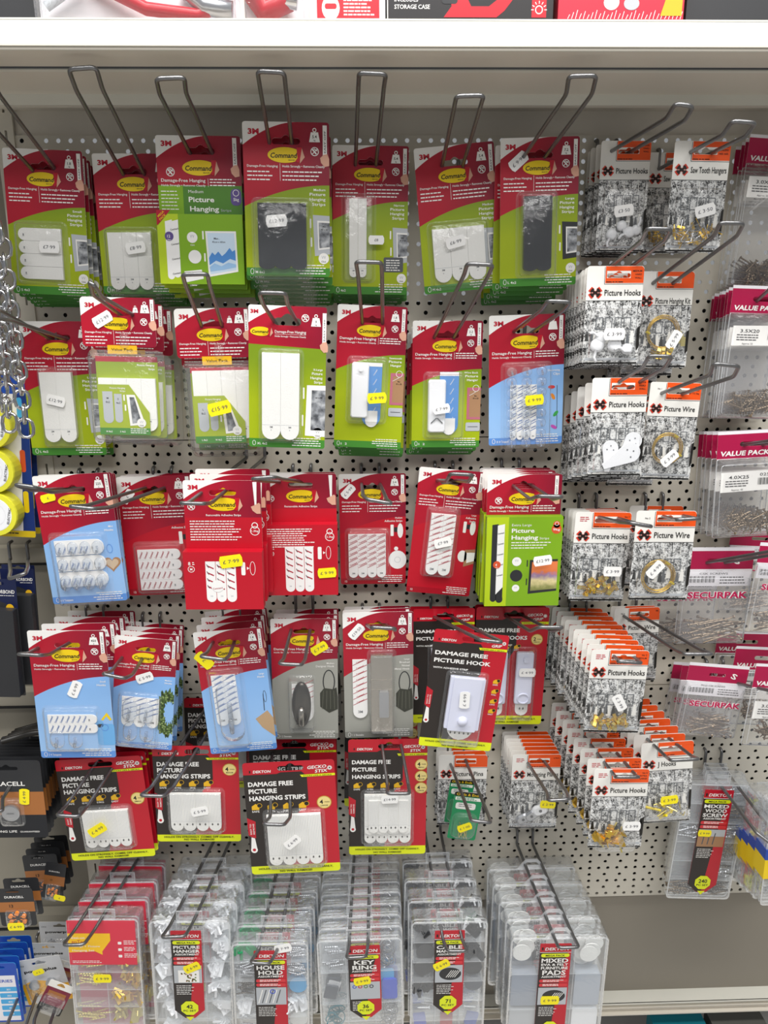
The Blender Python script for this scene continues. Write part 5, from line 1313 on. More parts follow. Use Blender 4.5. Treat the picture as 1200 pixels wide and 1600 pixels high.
# fourth row
stack('small_hook_pack', 'adhesive hooks', 'sky blue pack of two small clear hooks',
      lambda w, h: blue_pack(w, h, ('Small', 'Hooks'), '450', 'g', '2  4  Transparent', art=art_bear, contents=c_smalls, blist=(10, (h/(w/95))-72, 68, 60, 9)),
      (42, 986, 164, 984, 47, 1184), 4, hook=((27, 1022), (63, 1024), (60, 1022)), back=(104, 955), tags=((117, 1077, '£ 6·99', 'w', 65, 1, 1.2),), hlabel='wire hook tip over the small clear hooks', roll=-1, slot=(.5, 17), dmin=.12, group='small clear hook packs', d=.15)
stack('medium_hook_pack', 'adhesive hooks', 'sky blue pack of clear hooks with leafy wreath print',
      lambda w, h: blue_pack(w, h, ('Medium', 'Hooks'), '900', 'g', '2  4  Transparent', art=art_wreath, contents=c_meds, blist=(10, (h/(w/95))-96, 62, 90, 12)),
      (180, 990, 277, 1003, 206, 1167), 4, hook=((160, 1053), (195, 1060), (190, 1052)), back=(201, 967), tags=((226, 1059, '£ 5·99', 'w', 24, .95, 1.2),), hlabel='wire hook hanging over the tilted medium hooks', roll=-7, slot=(.45, 17), w=86, d=.125, h=160)
stack('large_hook_pack', 'adhesive hooks', 'sky blue pack of one large clear hook',
      lambda w, h: blue_pack(w, h, ('Large', 'Hook'), '1.8', 'kg', '1  2  Transparent', art=art_bag_tan, contents=c_largeh, blist=(13, 58, 46, 118, 12)),
      (301, 989, 409, 979, 312, 1188), 4, hook=((313, 1026), (351, 1031), (341, 1022)), back=(321, 957), tags=((319, 1032, '£', 'y', -50, 1.1, 1.2),), hlabel='wire hook hanging over the large clear hook', roll=4, slot=(.48, 18), h=178, d=.12)
stack('metal_hook_pack', 'adhesive hook', 'grey pack of dark oval designer hook',
      lambda w, h: blue_pack(w, h, ('Medium', 'Designer Hook'), '1.3', 'kg', '1  2  Decorative', body='grey', art=art_handbag(82, 98, 1.0), contents=metal_hook('oval'), blist=(24, (h/(w/95))-102, 36, 84, 16)),
      (422, 967, 527, 966, 426, 1155), 3, hook=((436, 1037), (471, 1039), (460, 1030)), back=(432, 952), tags=((499, 1013, '£ 7·99', 'y', 32, 1, 1.2),), hlabel='wire hook hanging over the designer hook pack', roll=-.8, slot=(.45, 17), d=.08)
stack('metal_hook_pack', 'adhesive hook', 'grey pack of long brushed nickel hook',
      lambda w, h: blue_pack(w, h, ('Large', 'Brushed', 'Nickel', 'Metal Hook'), '2.2', 'kg', '1  2  Decorative', body='grey', art=art_handbag(83, 104, .9), contents=metal_hook('bar'), blist=(35, 56, 34, 118, 17)),
      (535, 957, 646, 955, 533, 1153), 3, hook=((580, 980), (617, 982), (600, 984)), back=(538, 948), tags=((557, 987, '£19·50', 'w', 48, 1, 1.2),), hlabel='wire hook pointing at the camera above the nickel hook', roll=0, slot=(.48, 17), d=.085)
GL = [('DAMAGE FREE', 54), ('PICTURE', 34), ('HANGING STRIPS', 68)]
G1 = [('DAMAGE FREE', 80), ('PICTURE HOOK', 84)]
stack('picture_hook_card', 'picture hook', 'red and black hook pack hidden behind the tilted one',
      lambda w, h: gecko_pack(w, h, [('DAMAGE FREE', 80), ('PICTURE HOOK', 84)], 'GRIP', small='WITH ADHESIVE STRIP', contents=g_plate(32, .33, 50, .46, True), icons='col'),
      (646, 950, 742, 951, 646, 1128), 2, hook=((752, 1000), (786, 1004), (744, 990)), hlabel='wire hook running through the tilted red and black pack', d=.03, w=90, slot=('h', .5, .06), roll=0)
stack('picture_hook_card', 'picture hook', 'red and black pack of two long white hooks',
      lambda w, h: gecko_pack(w, h, [('DAMAGE FREE', 62), ('PICTURE HOOKS', 74)], 'GRIP', small='WITH ADHESIVE STRIP', contents=lambda w, k, H: g_plate(28, .36, 22, .44)(w, k, H)+g_plate(64, .36, 26, .44)(w, k, H), icons='two', badges=((94, .265, '2', 'PIECE'),), black=.5),
      (745, 947, 859, 950, 736, 1130), 2, hook=((842, 980), (880, 980), (846, 986)), tags=((824, 1051, '£ 4·99', 'w', 0, 1, 12),), hlabel='wire hook swung aside from the double hook packs', d=.03, slot=('h', .52, .06), roll=-1.5)
stack('picture_hook_card', 'picture hook', 'tilted red and black hook pack with wide white plate',
      lambda w, h: gecko_pack(w, h, [('DAMAGE FREE', 78), ('PICTURE HOOK', 84)], 'GRIP', small='WITH ADHESIVE STRIP', contents=g_plate(32, .36, 52, .44, True), icons='col'),
      (680, 980, 796, 995, 665, 1172), 1, tags=((726, 1094, '£ 4·99', 'w', 94, 1, 13),), d=.15, slot=('h', .5, .06), roll=-7, h=166)
# fifth row
stack('strip_card', ST, 'red and black pack of small strips with yellow price',
      lambda w, h: gecko_pack(w, h, GL, 'STIX', badges=((98, .41, '4', 'SMALL'),), contents=g_strips(24, .50, 60, .36)),
      (85, 1188, 220, 1180, 94, 1345), 5, hook=((88, 1274), (123, 1276), (118, 1262)), tags=((152, 1297, '£ 4·99', 'y', 30, 1.1, 12),), hlabel='long wire hook dropping over the 4.99 strips', roll=2.5, slot=('h', .55, .06), w=112, d=.115, step=.010)
stack('strip_card', ST, 'red and black pack of medium ribbed strips',
      lambda w, h: gecko_pack(w, h, GL, 'STIX', badges=((98, .24, '4', 'MEDIUM'),), contents=g_strips(20, .475, 66, .39), kgt='2KG'),
      (237, 1165, 372, 1165, 241, 1337), 2, hook=((219, 1243), (256, 1244), (252, 1232)), tags=((312, 1268, '£ 5·99', 'w', 12, 1, 12),), hlabel='long wire hook dropping over the 5.99 strips', roll=-1.5, slot=('h', .42, .06), w=112, d=.11, h=152)
stack('strip_card', ST, 'red and black strip pack hanging lowest of its row',
      lambda w, h: gecko_pack(w, h, GL, 'STIX', badges=((95, .37, '4', 'LARGE'),), contents=g_strips(24, .455, 66, .45), kgt='3.6KG'),
      (378, 1192, 522, 1186, 392, 1366), 1, hook=((411, 1288), (444, 1289), (438, 1277)), tags=((457, 1316, '£ 6·99', 'w', 40, 1, 12),), hlabel='long wire hook dropping over the large strips', roll=1.6, slot=('h', .48, .06), w=112, d=.145, base=(440, 1145))
stack('strip_card', ST, 'red and black strip pack hidden behind the lowest one',
      lambda w, h: gecko_pack(w, h, GL, 'STIX', badges=((95, .37, '4', 'LARGE'),), contents=g_strips(24, .455, 66, .45)),
      (388, 1153, 525, 1156, 392, 1330), 2, d=.05, roll=-.5, slot=('h', .48, .06), h=160)
stack('strip_card', ST, 'red and black strip pack with three gold badges',
      lambda w, h: gecko_pack(w, h, GL, 'STIX', badges=((102, .215, '4', 'SMALL'), (102, .315, '4', 'MEDIUM'), (102, .415, '4', 'LARGE')), contents=g_strips(22, .46, 66, .42, two=True)),
      (544, 1156, 668, 1153, 541, 1336), 2, hook=((605, 1240), (640, 1240), (622, 1228)), tags=((609, 1249, '£14·99', 'w', 2, 1, 12),), hlabel='long wire hook dropping over the mixed strips', roll=-.6, slot=('h', .55, .055), w=108, d=.10)

# hook cards with the engraved scene
XS = ('h', .56, .095)
def xs(*a, **k): k.setdefault('slot', XS); k.setdefault('group', None); return stack(*a, **k)
PH = 'picture_hook_pack'
xs(PH, 'picture hooks', 'engraved card of white hooks in the top row',
   lambda w, h: x_card(w, h, 'Picture Hooks', ('LARGE', 'HARD', 'WALL'), contents=white_hooks([(.3, .84, 30, 1.43), (.5, .76, -20, 1.30), (.66, .82, 70, 1.43), (.8, .8, 200, 1.30)], 'puck')),
   (940, 220, 1018, 220, 931, 394), 4, hook=((1055, 162), (1083, 166), (1056, 186)), back=(917, 237), tags=((975, 329, '£3·50', 'w', 8, 1, 9),), hlabel='round ended wire hook of the topmost engraved cards', roll=0, d=.05, slot=('h', .42, .09))
xs(PH, 'saw tooth hangers', 'engraved card of brass saw tooth hangers',
   lambda w, h: x_card(w, h, 'Saw Tooth Hangers', ('5', 'HANGERS', 'with nails'), contents=pile('nails', .5, .83, .4, .1, 46, 2), logo_y=.255),
   (1055, 221, 1143, 220, 1037, 395), 2, hook=((1144, 189), (1181, 192), (1147, 212)), back=(1016, 239), tags=((1102, 329, '£ 3·50', 'w', 16, 1, 9),), hlabel='wire hook beside the shelf above saw tooth hangers', roll=-1, d=.10, slot=('h', .48, .1))
xs(PH, 'picture hooks', 'engraved card of medium white hooks, second row',
   lambda w, h: x_card(w, h, 'Picture Hooks', ('MEDIUM', 'HARD', 'WALL'), contents=white_hooks([(.24, .8, 15, 1.56), (.3, .72, 120, 1.30), (.55, .8, -60, 1.56), (.78, .84, 100, 1.30)], 'puck')),
   (918, 416, 1007, 415, 915, 570), 9, hook=((1011, 357), (1049, 358), (1022, 375)), back=(884, 440), tags=((960, 522, '£ 3·99', 'w', 0, 1.05, 9),), hlabel='wire hook of the medium white hooks', roll=0, d=.11, slot=('h', .48, .095))
xs('picture_hanging_kit', 'picture hanging kit', 'engraved card with wire coil and brass brackets',
   lambda w, h: x_card(w, h, 'Picture Hanging Kit', (), contents=coil(.5, .63, 17, kit=True), logo_y=.30),
   (1000, 425, 1086, 423, 1000, 575), 3, hook=((1125, 348), (1162, 349), (1134, 368)), tags=((1053, 531, '£ 5·99', 'w', 62, 1, 9),), hlabel='long wire hook of the wire coil kits', roll=-.5, d=.07, slot=('h', .45, .1))
xs(PH, 'picture hooks', 'engraved card of white drop shaped hooks, third row',
   lambda w, h: x_card(w, h, 'Picture Hooks', ('LARGE', 'HARD', 'WALL'), contents=white_hooks([(.38, .76, 5, 1.45), (.74, .68, 30, 1.56), (.64, .78, 62, 1.82)], 'drop')),
   (926, 590, 1013, 590, 918, 744), 5, hook=((1014, 556), (1050, 557), (1022, 574)), back=(884, 617), tags=(), hlabel='wire hook of the drop shaped hooks', roll=0, d=.12, slot=('h', .4, .1))
xs('picture_wire_pack', 'picture wire', 'engraved card with brass wire coil, third row',
   lambda w, h: x_card(w, h, 'Picture Wire', ('3.5M', 'LOAD', 'UP TO 5kg'), 'No 1', contents=coil(.46, .67, 17)),
   (1017, 596, 1097, 599, 1008, 748), 2, hook=((1115, 568), (1155, 572), (1128, 587)), tags=((1046, 716, '£ 3·99', 'w', 45, 1, 9),), hlabel='round ended wire hook of the third row wire coils', roll=-2.2, d=.09, slot=('h', .45, .1))
xs(PH, 'picture hooks', 'engraved card of small brass hooks, fourth row',
   lambda w, h: x_card(w, h, 'Picture Hooks', ('No 1',), contents=pile('brass_hook', .5, .82, .33, .08, 26, 6), star=True),
   (900, 798, 987, 802, 895, 937), 6, hook=((986, 817), (1020, 823), (984, 818)), back=(884, 792), tags=((957, 893, '£ 3·99', 'w', 0, 1, 9),), hlabel='wire hook overlapping the fourth row brass hooks', roll=-1.5, d=.10, base=(915, 797), slot=('h', .5, .1))
xs('picture_wire_pack', 'picture wire', 'engraved card with yellow wire coil, fourth row',
   lambda w, h: x_card(w, h, 'Picture Wire', (), 'No 2', contents=coil(.45, .72, 16)),
   (995, 798, 1089, 798, 993, 937), 2, hook=((1058, 812), (1094, 810), (1070, 811)), back=(985, 790), tags=((1024, 890, '£ 4·99', 'w', 50, 1.05, 9),), hlabel='twisted wire hook of the fourth row wire coils', roll=-1, d=.12, base=(1018, 796), slot=('h', .5, .1))
xs('picture_wire_pack', 'picture wire', 'engraved card of picture wire hanging back near the pegboard',
   lambda w, h: x_card(w, h, 'Picture Wire', ('5M',), 'No 3', contents=coil(.5, .7, 16)),
   (960, 951, 1031, 948, 966, 1064), 2, hook=((1070, 1022), (1114, 1022), (1076, 1016)), hlabel='long bare wire hook dropping beside the screw bags', roll=1.5, d=.025, step=.01, slot=('h', .42, .1))
xs(PH, 'picture hooks', 'engraved card of medium brass hooks, upper cascade',
   lambda w, h: x_card(w, h, 'Picture Hooks', ('No 2', 'MEDIUM'), contents=pile('brass_hook', .45, .83, .33, .08, 22, 8), star=True),
   (925, 1014, 1015, 1017, 913, 1143), 10, hook=((965, 1033), (1000, 1036), (985, 1034)), back=(864, 948), tags=((968, 1098, '£ 3·99', 'w', -60, 1, 9),), hlabel='wire hook through the upper cascade of engraved cards', roll=-2.5, d=.155, slot=('h', .5, .1), tipd=.20)
xs(PH, 'picture hooks', 'engraved card of extra large brass hooks, lower cascade',
   lambda w, h: x_card(w, h, 'Picture Hooks', ('No 4', 'EXTRA', 'LARGE'), contents=pile('brass_big', .45, .84, .3, .1, 14, 9), star=True, bl=(.16, .42, .70, .60)),
   (929, 1200, 1015, 1202, 922, 1323), 8, hook=((962, 1214), (998, 1214), (978, 1213)), back=(862, 1097), tags=((987, 1291, '£ 3·99', 'w', 0, 1, 9),), hlabel='wire hook through the lower cascade of engraved cards', roll=-1.2, d=.165, slot=('h', .5, .1), tipd=.205)
xs('wall_plug_pack', 'picture hooks', 'engraved card of brass hooks with yellow plugs',
   lambda w, h: x_card(w, h, 'J Hooks', (), contents=pile('j_hook', .5, .8, .3, .1, 13, 3)),
   (1002, 1161, 1084, 1157, 1009, 1285), 7, hook=((1048, 1188), (1092, 1186), (1062, 1183)), back=(944, 1094), tags=((1046, 1250, '£ 3·99', 'y', 4, 1, 9),), hlabel='wire hook through the yellow plug cards', roll=3, d=.135, slot=('h', .5, .1))
xs('mounting_plate_pack', 'mounting plates', 'engraved card of white mounting plates',
   lambda w, h: x_card(w, h, 'Mounting Plates', ('2 Pairs',), contents=white_hooks([(.28, .85, 60, 1.30), (.45, .8, 50, 1.30), (.62, .72, 70, 1.43)], 'plate'), star=True),
   (801, 1179, 877, 1178, 800, 1294), 7, hook=((857, 1251), (889, 1249), (870, 1238)), back=(784, 1143), tags=((856, 1257, '£ 2·99', 'y', -4, .95, 9),), hlabel='long wire hook dropping over the mounting plates', roll=-.8, d=.07, slot=('h', .5, .1))
xs('picture_pin_pack', 'picture pins', 'engraved card of picture pins behind the small green packs',
   lambda w, h: x_card(w, h, 'Picture Pins', (), contents=pile('nails', .5, .8, .3, .08, 20, 5)),
   (686, 1179, 762, 1180, 690, 1287), 3, hook=((736, 1282), (767, 1286), (748, 1272)), hlabel='long wire hook dropping over the small green packs', roll=-1, d=.035, slot=('h', .42, .12))
def green_small(w, h):
    k = w/40; H = h/k; mb = MB(w, k)
    sheet(mb, 40, H, [(lambda x: 7, BLACK), (lambda x: 12, EMER), (None, EMER)], None, r=3)
    mb.text('Odds & Ends', 3, 5.6, 4, YEL, LB+2, fit=33, bold=1); mb.rect(2, 8, 36, 5, IVORY, LB+1, 1); mb.greek(4, 9, 31, 2, EMER, 2, 1, 4, L=LB+2)
    mb.rect(4, 17, 28, 10, IVORY, LB+1, 3); mb.greek(8, 19, 20, 2, GREYD, 3, 1, 2)
    n = MB(w, k); rd = random.Random(4)
    for i in range(10): n.tube([n.c(10+rd.random()*16, H*.6+rd.random()*10, 3+rd.random()*3), n.c(12+rd.random()*16, H-8+rd.random()*4, 3+rd.random()*3)], .0005, BRASSY, 5)
    return [('card', mb, None, False, None), ('screws', n, None, False, 'brass pins'), blister(4, H*.45, 32, H*.5, 7, w, k, r=8, fl=2)]
stack('screw_pack', 'small fittings', 'small green pack leaning on the wire, yellow price across it', green_small,
      (711, 1240, 756, 1236, 697, 1322), 1, d=.075, roll=-8, tags=((726, 1293, '£ 1·00', 'y', 28, .9, 8),), h=80)
stack('screw_pack', 'small fittings', 'small green pack hanging behind the leaning green one', green_small,
      (704, 1218, 742, 1219, 692, 1300), 1, d=.055, roll=-7, h=74)
# screw bags at the far side
SB = 'screw_bag'
stack(SB, 'screws', 'value bag of screws, topmost of the bag column',
      lambda w, h: screw_bag(w, h, 'value', ('3.0X30', 'Approx. 50'), '', 1), (1172, 214, 1284, 212, 1150, 424), 4, d=.05, back=(1150, 232), roll=-3.5, slot=(.5, 17), hook=((1262, 140), (1296, 142), (1262, 160)), hlabel='wire hook leaving the photo above the topmost bag', h=175)
stack(SB, 'screws', 'value bag of long screws labelled 3.5X20',
      lambda w, h: screw_bag(w, h, 'value', ('3.5X20', 'Approx. 55'), '', 2), (1146, 446, 1256, 448, 1143, 637), 7, d=.085, back=(1112, 462), roll=-2, slot=(.5, 17), hook=((1262, 395), (1298, 400), (1262, 415)), hlabel='wire hook leaving the photo above the 3.5X20 bag', h=162)
stack(SB, 'screws', 'value bag of screws labelled 4.0X25',
      lambda w, h: screw_bag(w, h, 'value', ('4.0X25', 'Approx. 40'), '0256', 3), (1122, 676, 1238, 668, 1120, 838), 5, d=.085, back=(1092, 676), roll=2.5, slot=(.5, 17), hook=((1268, 676), (1300, 676), (1268, 682)), hlabel='wire hook leaving the photo through the 4.0X25 bag', h=142)
stack(SB, 'screws', 'magenta banded screw bag beside the yellow wire coil',
      lambda w, h: screw_bag(w, h, 'pak', ('CSK SCREWS',), '', 4), (1068, 856, 1180, 854, 1062, 1020), 2, d=.06, roll=-.5, slot=(.5, 18), hook=((1262, 846), (1298, 848), (1255, 856)), hlabel='wire hook crossing the upper magenta band bag', h=142)
stack(SB, 'screws', 'screw bag at the photo edge beside the banded bag',
      lambda w, h: screw_bag(w, h, 'pak', ('POZI SCREWS',), '', 5), (1188, 850, 1290, 850, 1168, 998), 2, d=.09, roll=-4, slot=(.5, 18), h=128)
stack(SB, 'screws', 'tilted barcode bag of brown screws',
      lambda w, h: screw_bag(w, h, 'pak', ('POZI CSK SCREWS',), '', 6), (1078, 1035, 1172, 1041, 1056, 1151), 3, d=.08, back=(1052, 1034), roll=-6, slot=(.5, 18), hook=((1262, 1092), (1298, 1098), (1250, 1088)), hlabel='wire hook crossing the tilted screw bag', h=112, base=(1112, 1052))
stack(SB, 'screws', 'value bag at the photo edge beside the tilted bag',
      lambda w, h: screw_bag(w, h, 'value', ('3.0X16', 'Approx. 60'), '', 7), (1182, 1038, 1290, 1040, 1168, 1192), 3, d=.12, roll=-4, slot=(.5, 17), h=122)
# compartment cases
DEP = [26]; OB = 'organizer_case'; O = dict(lift=16, slot=('mm', 7.5))
def og(label, build, q, n, tags=(), hook=None, hl=None, **k):
    kk = dict(O); kk.update(k); DEP[0] = min(26, k['step']*1000-5.5); tags = [(*t[:5], t[5], DEP[0]+1.2) for t in tags]; stack(OB, 'compartment case', label, build, q, n, tags=tags, hook=hook, hlabel=hl, **kk)
def red_insert(w, h, T, dep):
    mb = MB(w); mb.prism([(0, T+1), (w-4, T+1), (w-4, T+75), (0, T+75)], dep+.2, dep+.5, mat('coral_print', '#d8344a', .4)); L = (dep+.5)/.09
    mb.poly([(0, T+22), (58, T+22), (58, T+34), (46, T+52), (46, T+58), (36, T+52), (0, T+54)], mat('insert_yellow_print', '#fac51a', .4), L+1)
    for i, (t, s) in enumerate((('Easi-on', 4), ('enTech.', 5), ('Fixings + Picture', 3.4), ('Hanging Set', 3.4))): mb.text(t, 5, T+31+i*7, s, WHITE if i != 1 else REDC, L+2, fit=[18, 24, 38, 30][i], bold=0)
    for i in range(3): mb.rect(68, T+36+i*11, 5, 4.4, WHITE, L+1, 1); mb.greek(76, T+34+i*11, 18, 3, WHITE, 2.6, 1, i, L=L+1)
    mb.greek(4, T+68, 46, 2, WHITE, 2.6, 1, 8, L=L+1)
    return ('paper_insert', mb, None, False, 'red printed insert with yellow bubble')
def backing(col):
    def f(w, h, T, dep):
        pass
    return f
def redbox(w, h):
    cells = [(2, 0, 'rods', 24, BRASSY), (2, 1, 'hooks', 7, BRASSY), (3, 0, 'rods', 16, BRASSY), (3, 1, 'hooks', 6, BRASS), (4, 1, 'hooks', 12, BRASS), (5, 0, 'rods', 20, BRASSY), (5, 1, 'hooks', 8, BRASSY)]
    P_ = organizer(w, h, 7, 2, label=red_insert, contents=stuff_in(cells))
    bk = MB(w); bk.prism([(3, 20), (w-3, 20), (w-3, h-3), (3, h-3)], 6.5, 7.2, mat('rose_card', '#b84460', .6)); P_.append(('backing_card', bk, None, False, 'rose backing card')); return P_
og('clear case of brass fittings with red insert', redbox, (114, 1416, 223, 1416, 127, 1600), 4,
   tags=((160, 1529, '£ 9·99', 'y', 0, 1.05, 27.5),), hook=((98, 1477), (131, 1476), (131, 1455)), hl='long wire hook over the red and yellow case', h=210, d=.135, step=.030, roll=-2)
og('clear case of picture hangers marked 42',
   lambda w, h: organizer(w, h, 6, 3, slip([('PICTURE', 5), ('HANGER', 5), ('ASSORTMENT', 3)], '42', pic_beads, ww=42, hh=150, x=28), stuff_in([(r_, c_, 'hooks', 6, PLW) for r_ in range(6) for c_ in (0, 2)])),
   (241, 1418, 363, 1418, 255, 1600), 4, tags=((300, 1512, '£ 6·99', 'y', 26, 1, 27.5),), hook=((252, 1465), (289, 1463), (283, 1445)), hl='long wire hook over the case marked 42', h=205, d=.14, step=.032, roll=-1.5)
og('clear household case of mixed fixings',
   lambda w, h: organizer(w, h, 6, 3, slip([('HOUSE', 7), ('HOLD', 7), ('ASSORTMENT', 3)], '75', pic_tools, ww=45, hh=165, x=30, top=10),
   stuff_in([(0, 2, 'rods', 10, SILVER), (1, 0, 'rods', 14, SILVER), (1, 2, 'rods', 12, SILVER), (2, 0, 'rods', 20, GUN), (2, 2, 'discs', 2, CYANP), (3, 0, 'hooks', 5, PLW), (3, 2, 'hooks', 6, PLW), (0, 0, 'hooks', 3, EMER), (4, 2, 'discs', 2, FELT), (4, 0, 'rods', 9, SILVER)])),
   (366, 1456, 482, 1455, 370, 1600), 5, tags=((442, 1482, '£ 7·99', 'w', 12, 1, 27.5),), hook=((391, 1504), (421, 1506), (418, 1486)), hl='long wire hook over the household case', h=190, d=.15, step=.028, roll=-1)
og('clear key ring case marked 36',
   lambda w, h: organizer(w, h, 3, 3, slip([('KEY', 7), ('RING', 7), ('ASSORTMENT', 2.6)], '36', pic_rings, ww=45, hh=125, x=42, top=9),
   stuff_in([(0, 0, 'rods', 6, SILVER), (0, 2, 'rings', 9, SILVER), (1, 2, 'tag', 2, CYANP), (1, 0, 'plates', 2, RUB), (1, 0, 'plates', 1, PLW), (2, 0, 'rings', 8, TEAL), (2, 2, 'rings', 9, SILVER)])),
   (496, 1458, 626, 1456, 510, 1600), 8, tags=((566, 1533, '£ 9·99', 'y', 8, 1, 27.5),), hook=((541, 1497), (572, 1495), (560, 1478)), hl='long wire hook over the key ring case', h=165, d=.155, step=.019, roll=1, w=105)
og('clear cable manager case marked 71',
   lambda w, h: organizer(w, h, 6, 3, slip([('CABLE', 6), ('MANAGER', 4.4), ('ASSORTMENT', 3)], '71', pic_dark, ww=42, hh=142, x=32, top=13),
   stuff_in([(0, 0, 'hooks', 5, CHAR), (0, 2, 'hooks', 3, PLW), (0, 2, 'hooks', 4, CHAR), (1, 0, 'discs', 3, CHAR), (1, 2, 'hooks', 8, CHAR), (2, 0, 'discs', 3, CHAR), (2, 2, 'discs', 3, CHAR), (3, 0, 'hooks', 7, CHAR), (3, 2, 'discs', 3, RUB), (4, 2, 'rods', 6, PLW), (4, 0, 'rods', 5, PLW), (5, 0, 'plates', 1, BLUEP), (5, 1, 'plates', 1, RED), (5, 2, 'plates', 1, BLUED)])),
   (642, 1420, 757, 1418, 647, 1600), 4, tags=((690, 1508, '£ 6·99', 'y', 28, 1, 27.5),), hook=((699, 1486), (730, 1486), (707, 1468)), hl='long wire hook over the cable manager case', h=205, d=.14, step=.034, roll=-.5)
def pads(w, h):
    cells = [(0, 0, 'discs', 5, FELT), (0, 2, 'discs', 6, FELT), (0, 1, 'discs', 2, FELT), (1, 0, 'tall', 1, mat('slate_blue_foam', '#8a94a4', .8)), (1, 2, 'tall', 1, mat('pale_blue_foam', '#a9b2c0', .8)), (2, 0, 'tall', 1, GREYL), (2, 2, 'tall', 1, PLW)]
    return organizer(w, h, 3, 3, slip([('MIXED', 7), ('EVA & FELT', 3.8), ('FURNITURE', 4.6), ('PADS', 8), ('ASSORTMENT', 3.2)], '131', pic_dark, ww=44, hh=165, x=40, top=8), stuff_in(cells), tab='peak')
og('widest clear case, of white felt furniture pads', pads,
   (795, 1443, 942, 1445, 785, 1600), 5, tags=((859, 1563, '£ 9·99', 'y', 0, 1.1, 27.5),), hook=((873, 1481), (905, 1480), (880, 1462)), hl='long wire hook over the felt pad case', h=185, d=.15, step=.031, roll=-1, w=132)
def woodbox(w, h):
    return organizer(w, h, 6, 2, slip([('MIXED', 6), ('WOOD', 6), ('SCREW', 6), ('ASSORTMENT', 3)], '240', pic_wood, ww=44, hh=180, x=30, top=8),
                     stuff_in([(5, 0, 'rods', 12, GUN), (5, 1, 'rods', 10, GUN), (3, 1, 'rods', 6, GUN), (1, 1, 'rods', 6, GUN), (4, 1, 'rods', 6, GUN), (5, 0, 'rods', 12, SCREW), (5, 1, 'rods', 10, SCREW), (4, 1, 'rods', 14, SILVER), (3, 1, 'rods', 12, SCREW), (2, 1, 'rods', 14, SILVER), (1, 1, 'rods', 10, SCREW), (2, 0, 'rods', 10, SILVER), (0, 1, 'rods', 8, SILVER)]), wrap=True)
og('clear wood screw case marked 240', woodbox, (1067, 1222, 1168, 1218, 1039, 1410), 4, tags=((1101, 1302, '£ 9·99', 'y', -2, .85, 27.5),),
   hook=((1242, 1346), (1270, 1348), (1196, 1302)), hl='long wire hook crossing the wood screw case', h=200, d=.06, step=.016, roll=-3.5, base=(1110, 1190))
def striped_case(w, h):
    P_ = organizer(w, h, 5, 2, None, stuff_in([(r_, c_, 'rods', 8, SILVER) for r_ in range(5) for c_ in range(2)]))
    b = MB(w); b.prism([(-1.5, 84), (w+1.5, 84), (w+1.5, 100), (-1.5, 100)], -.6, 25.4, BLUED); b.prism([(-1.6, 100), (w+1.6, 100), (w+1.6, 130), (-1.6, 130)], -.7, 25.6, mat('signal_yellow_print', '#f2cf10', .4))
    b.text('ASSORTED', w/2, 92, 6, WHITE, 286, al='c'); P_.append(('card_sleeve', b, None, False, 'blue and yellow sleeve')); return P_
og('clear case with blue and yellow sleeve', striped_case, (1192, 1240, 1284, 1240, 1198, 1430), 5, hook=None, h=158, d=.15, step=.030, roll=1, jitter=.2, back=(1150, 1208))

# ------------------------------------------------------------------ goods on the top shelf
zs = za
def shelf_box(label, x0, x1, d, hgt, depth, m, cat='boxed tool', deco=None, name='tool_box'):
    a, b = P(x0, 20, d), P(x1, 20, d); w = (b.x-a.x)*1000; root = empty(name, Matrix.Translation(((a.x+b.x)/2, -d, zs)))
    mb = MB(w); mb.prism([(0, -hgt), (w, -hgt), (w, 0), (0, 0)], -depth, 0, m); mb.build('carton', root)
    if deco:
        e = MB(w); deco(e, w); e.build('front_print', root).location.z = .017
    tag(root, label, cat); return root
def d_inc(mb, w):
    mb.line(1, -200, 1, 0, 1, WHITE, 2); mb.text('INCLUDES', 8, -16, 4, WHITE, 2, fit=24, bold=1); mb.text('STORAGE CASE', 8, -9.5, 4, WHITE, 2, fit=36, bold=1)
    mb.poly([(58, -2), (66, -12), (62, -30), (74, -34), (86, -12), (104, -12), (118, -22), (128, -34), (130, -20), (120, -8), (112, -2)], RED, 2); mb.rect(56, -26, 16, 12, CHAR, 3, 3)
    mb.rect(w-22, -24, 15, 22, RED, 2); mb.ring(w-14.5, -9, 4, 1, WHITE, 3); 
    for a in range(0, 181, 30): mb.line(w-14.5-5.5*math.cos(R(a)), -9-5.5*math.sin(R(a)), w-14.5-8*math.cos(R(a)), -9-8*math.sin(R(a)), .8, WHITE, 3)
def d_face(mb, w):
    mb.rect(6, -34, w-12, 33, RED, 1); mb.disc(20, -10, 9, WHITE, 2, ry=11); mb.rect(14, -14, 12, 5, RED, 3, 2); mb.greek(33, -24, w-44, 7, WHITE, 3.2, 1.4, 3, L=2)
def d_white(mb, w):
    mb.disc(w*.42, -16, 8, WHITE, 2, ry=7); mb.disc(w*.58, -15, 8, GREYL, 2, ry=6); mb.poly([(w-24, -4), (w-16, -30), (w-2, -30), (w-2, -4)], mat('marigold_print', '#f2b21c', .4), 3)
    for i in range(30): mb.line(10+i*4, -1, 12+i*4, -5-(i*7 % 5), .6, WHITE, 2)
shelf_box('black zip case at the end of the top shelf', -60, 58, .14, 110, 120, CHAR, 'case', name='tool_case')
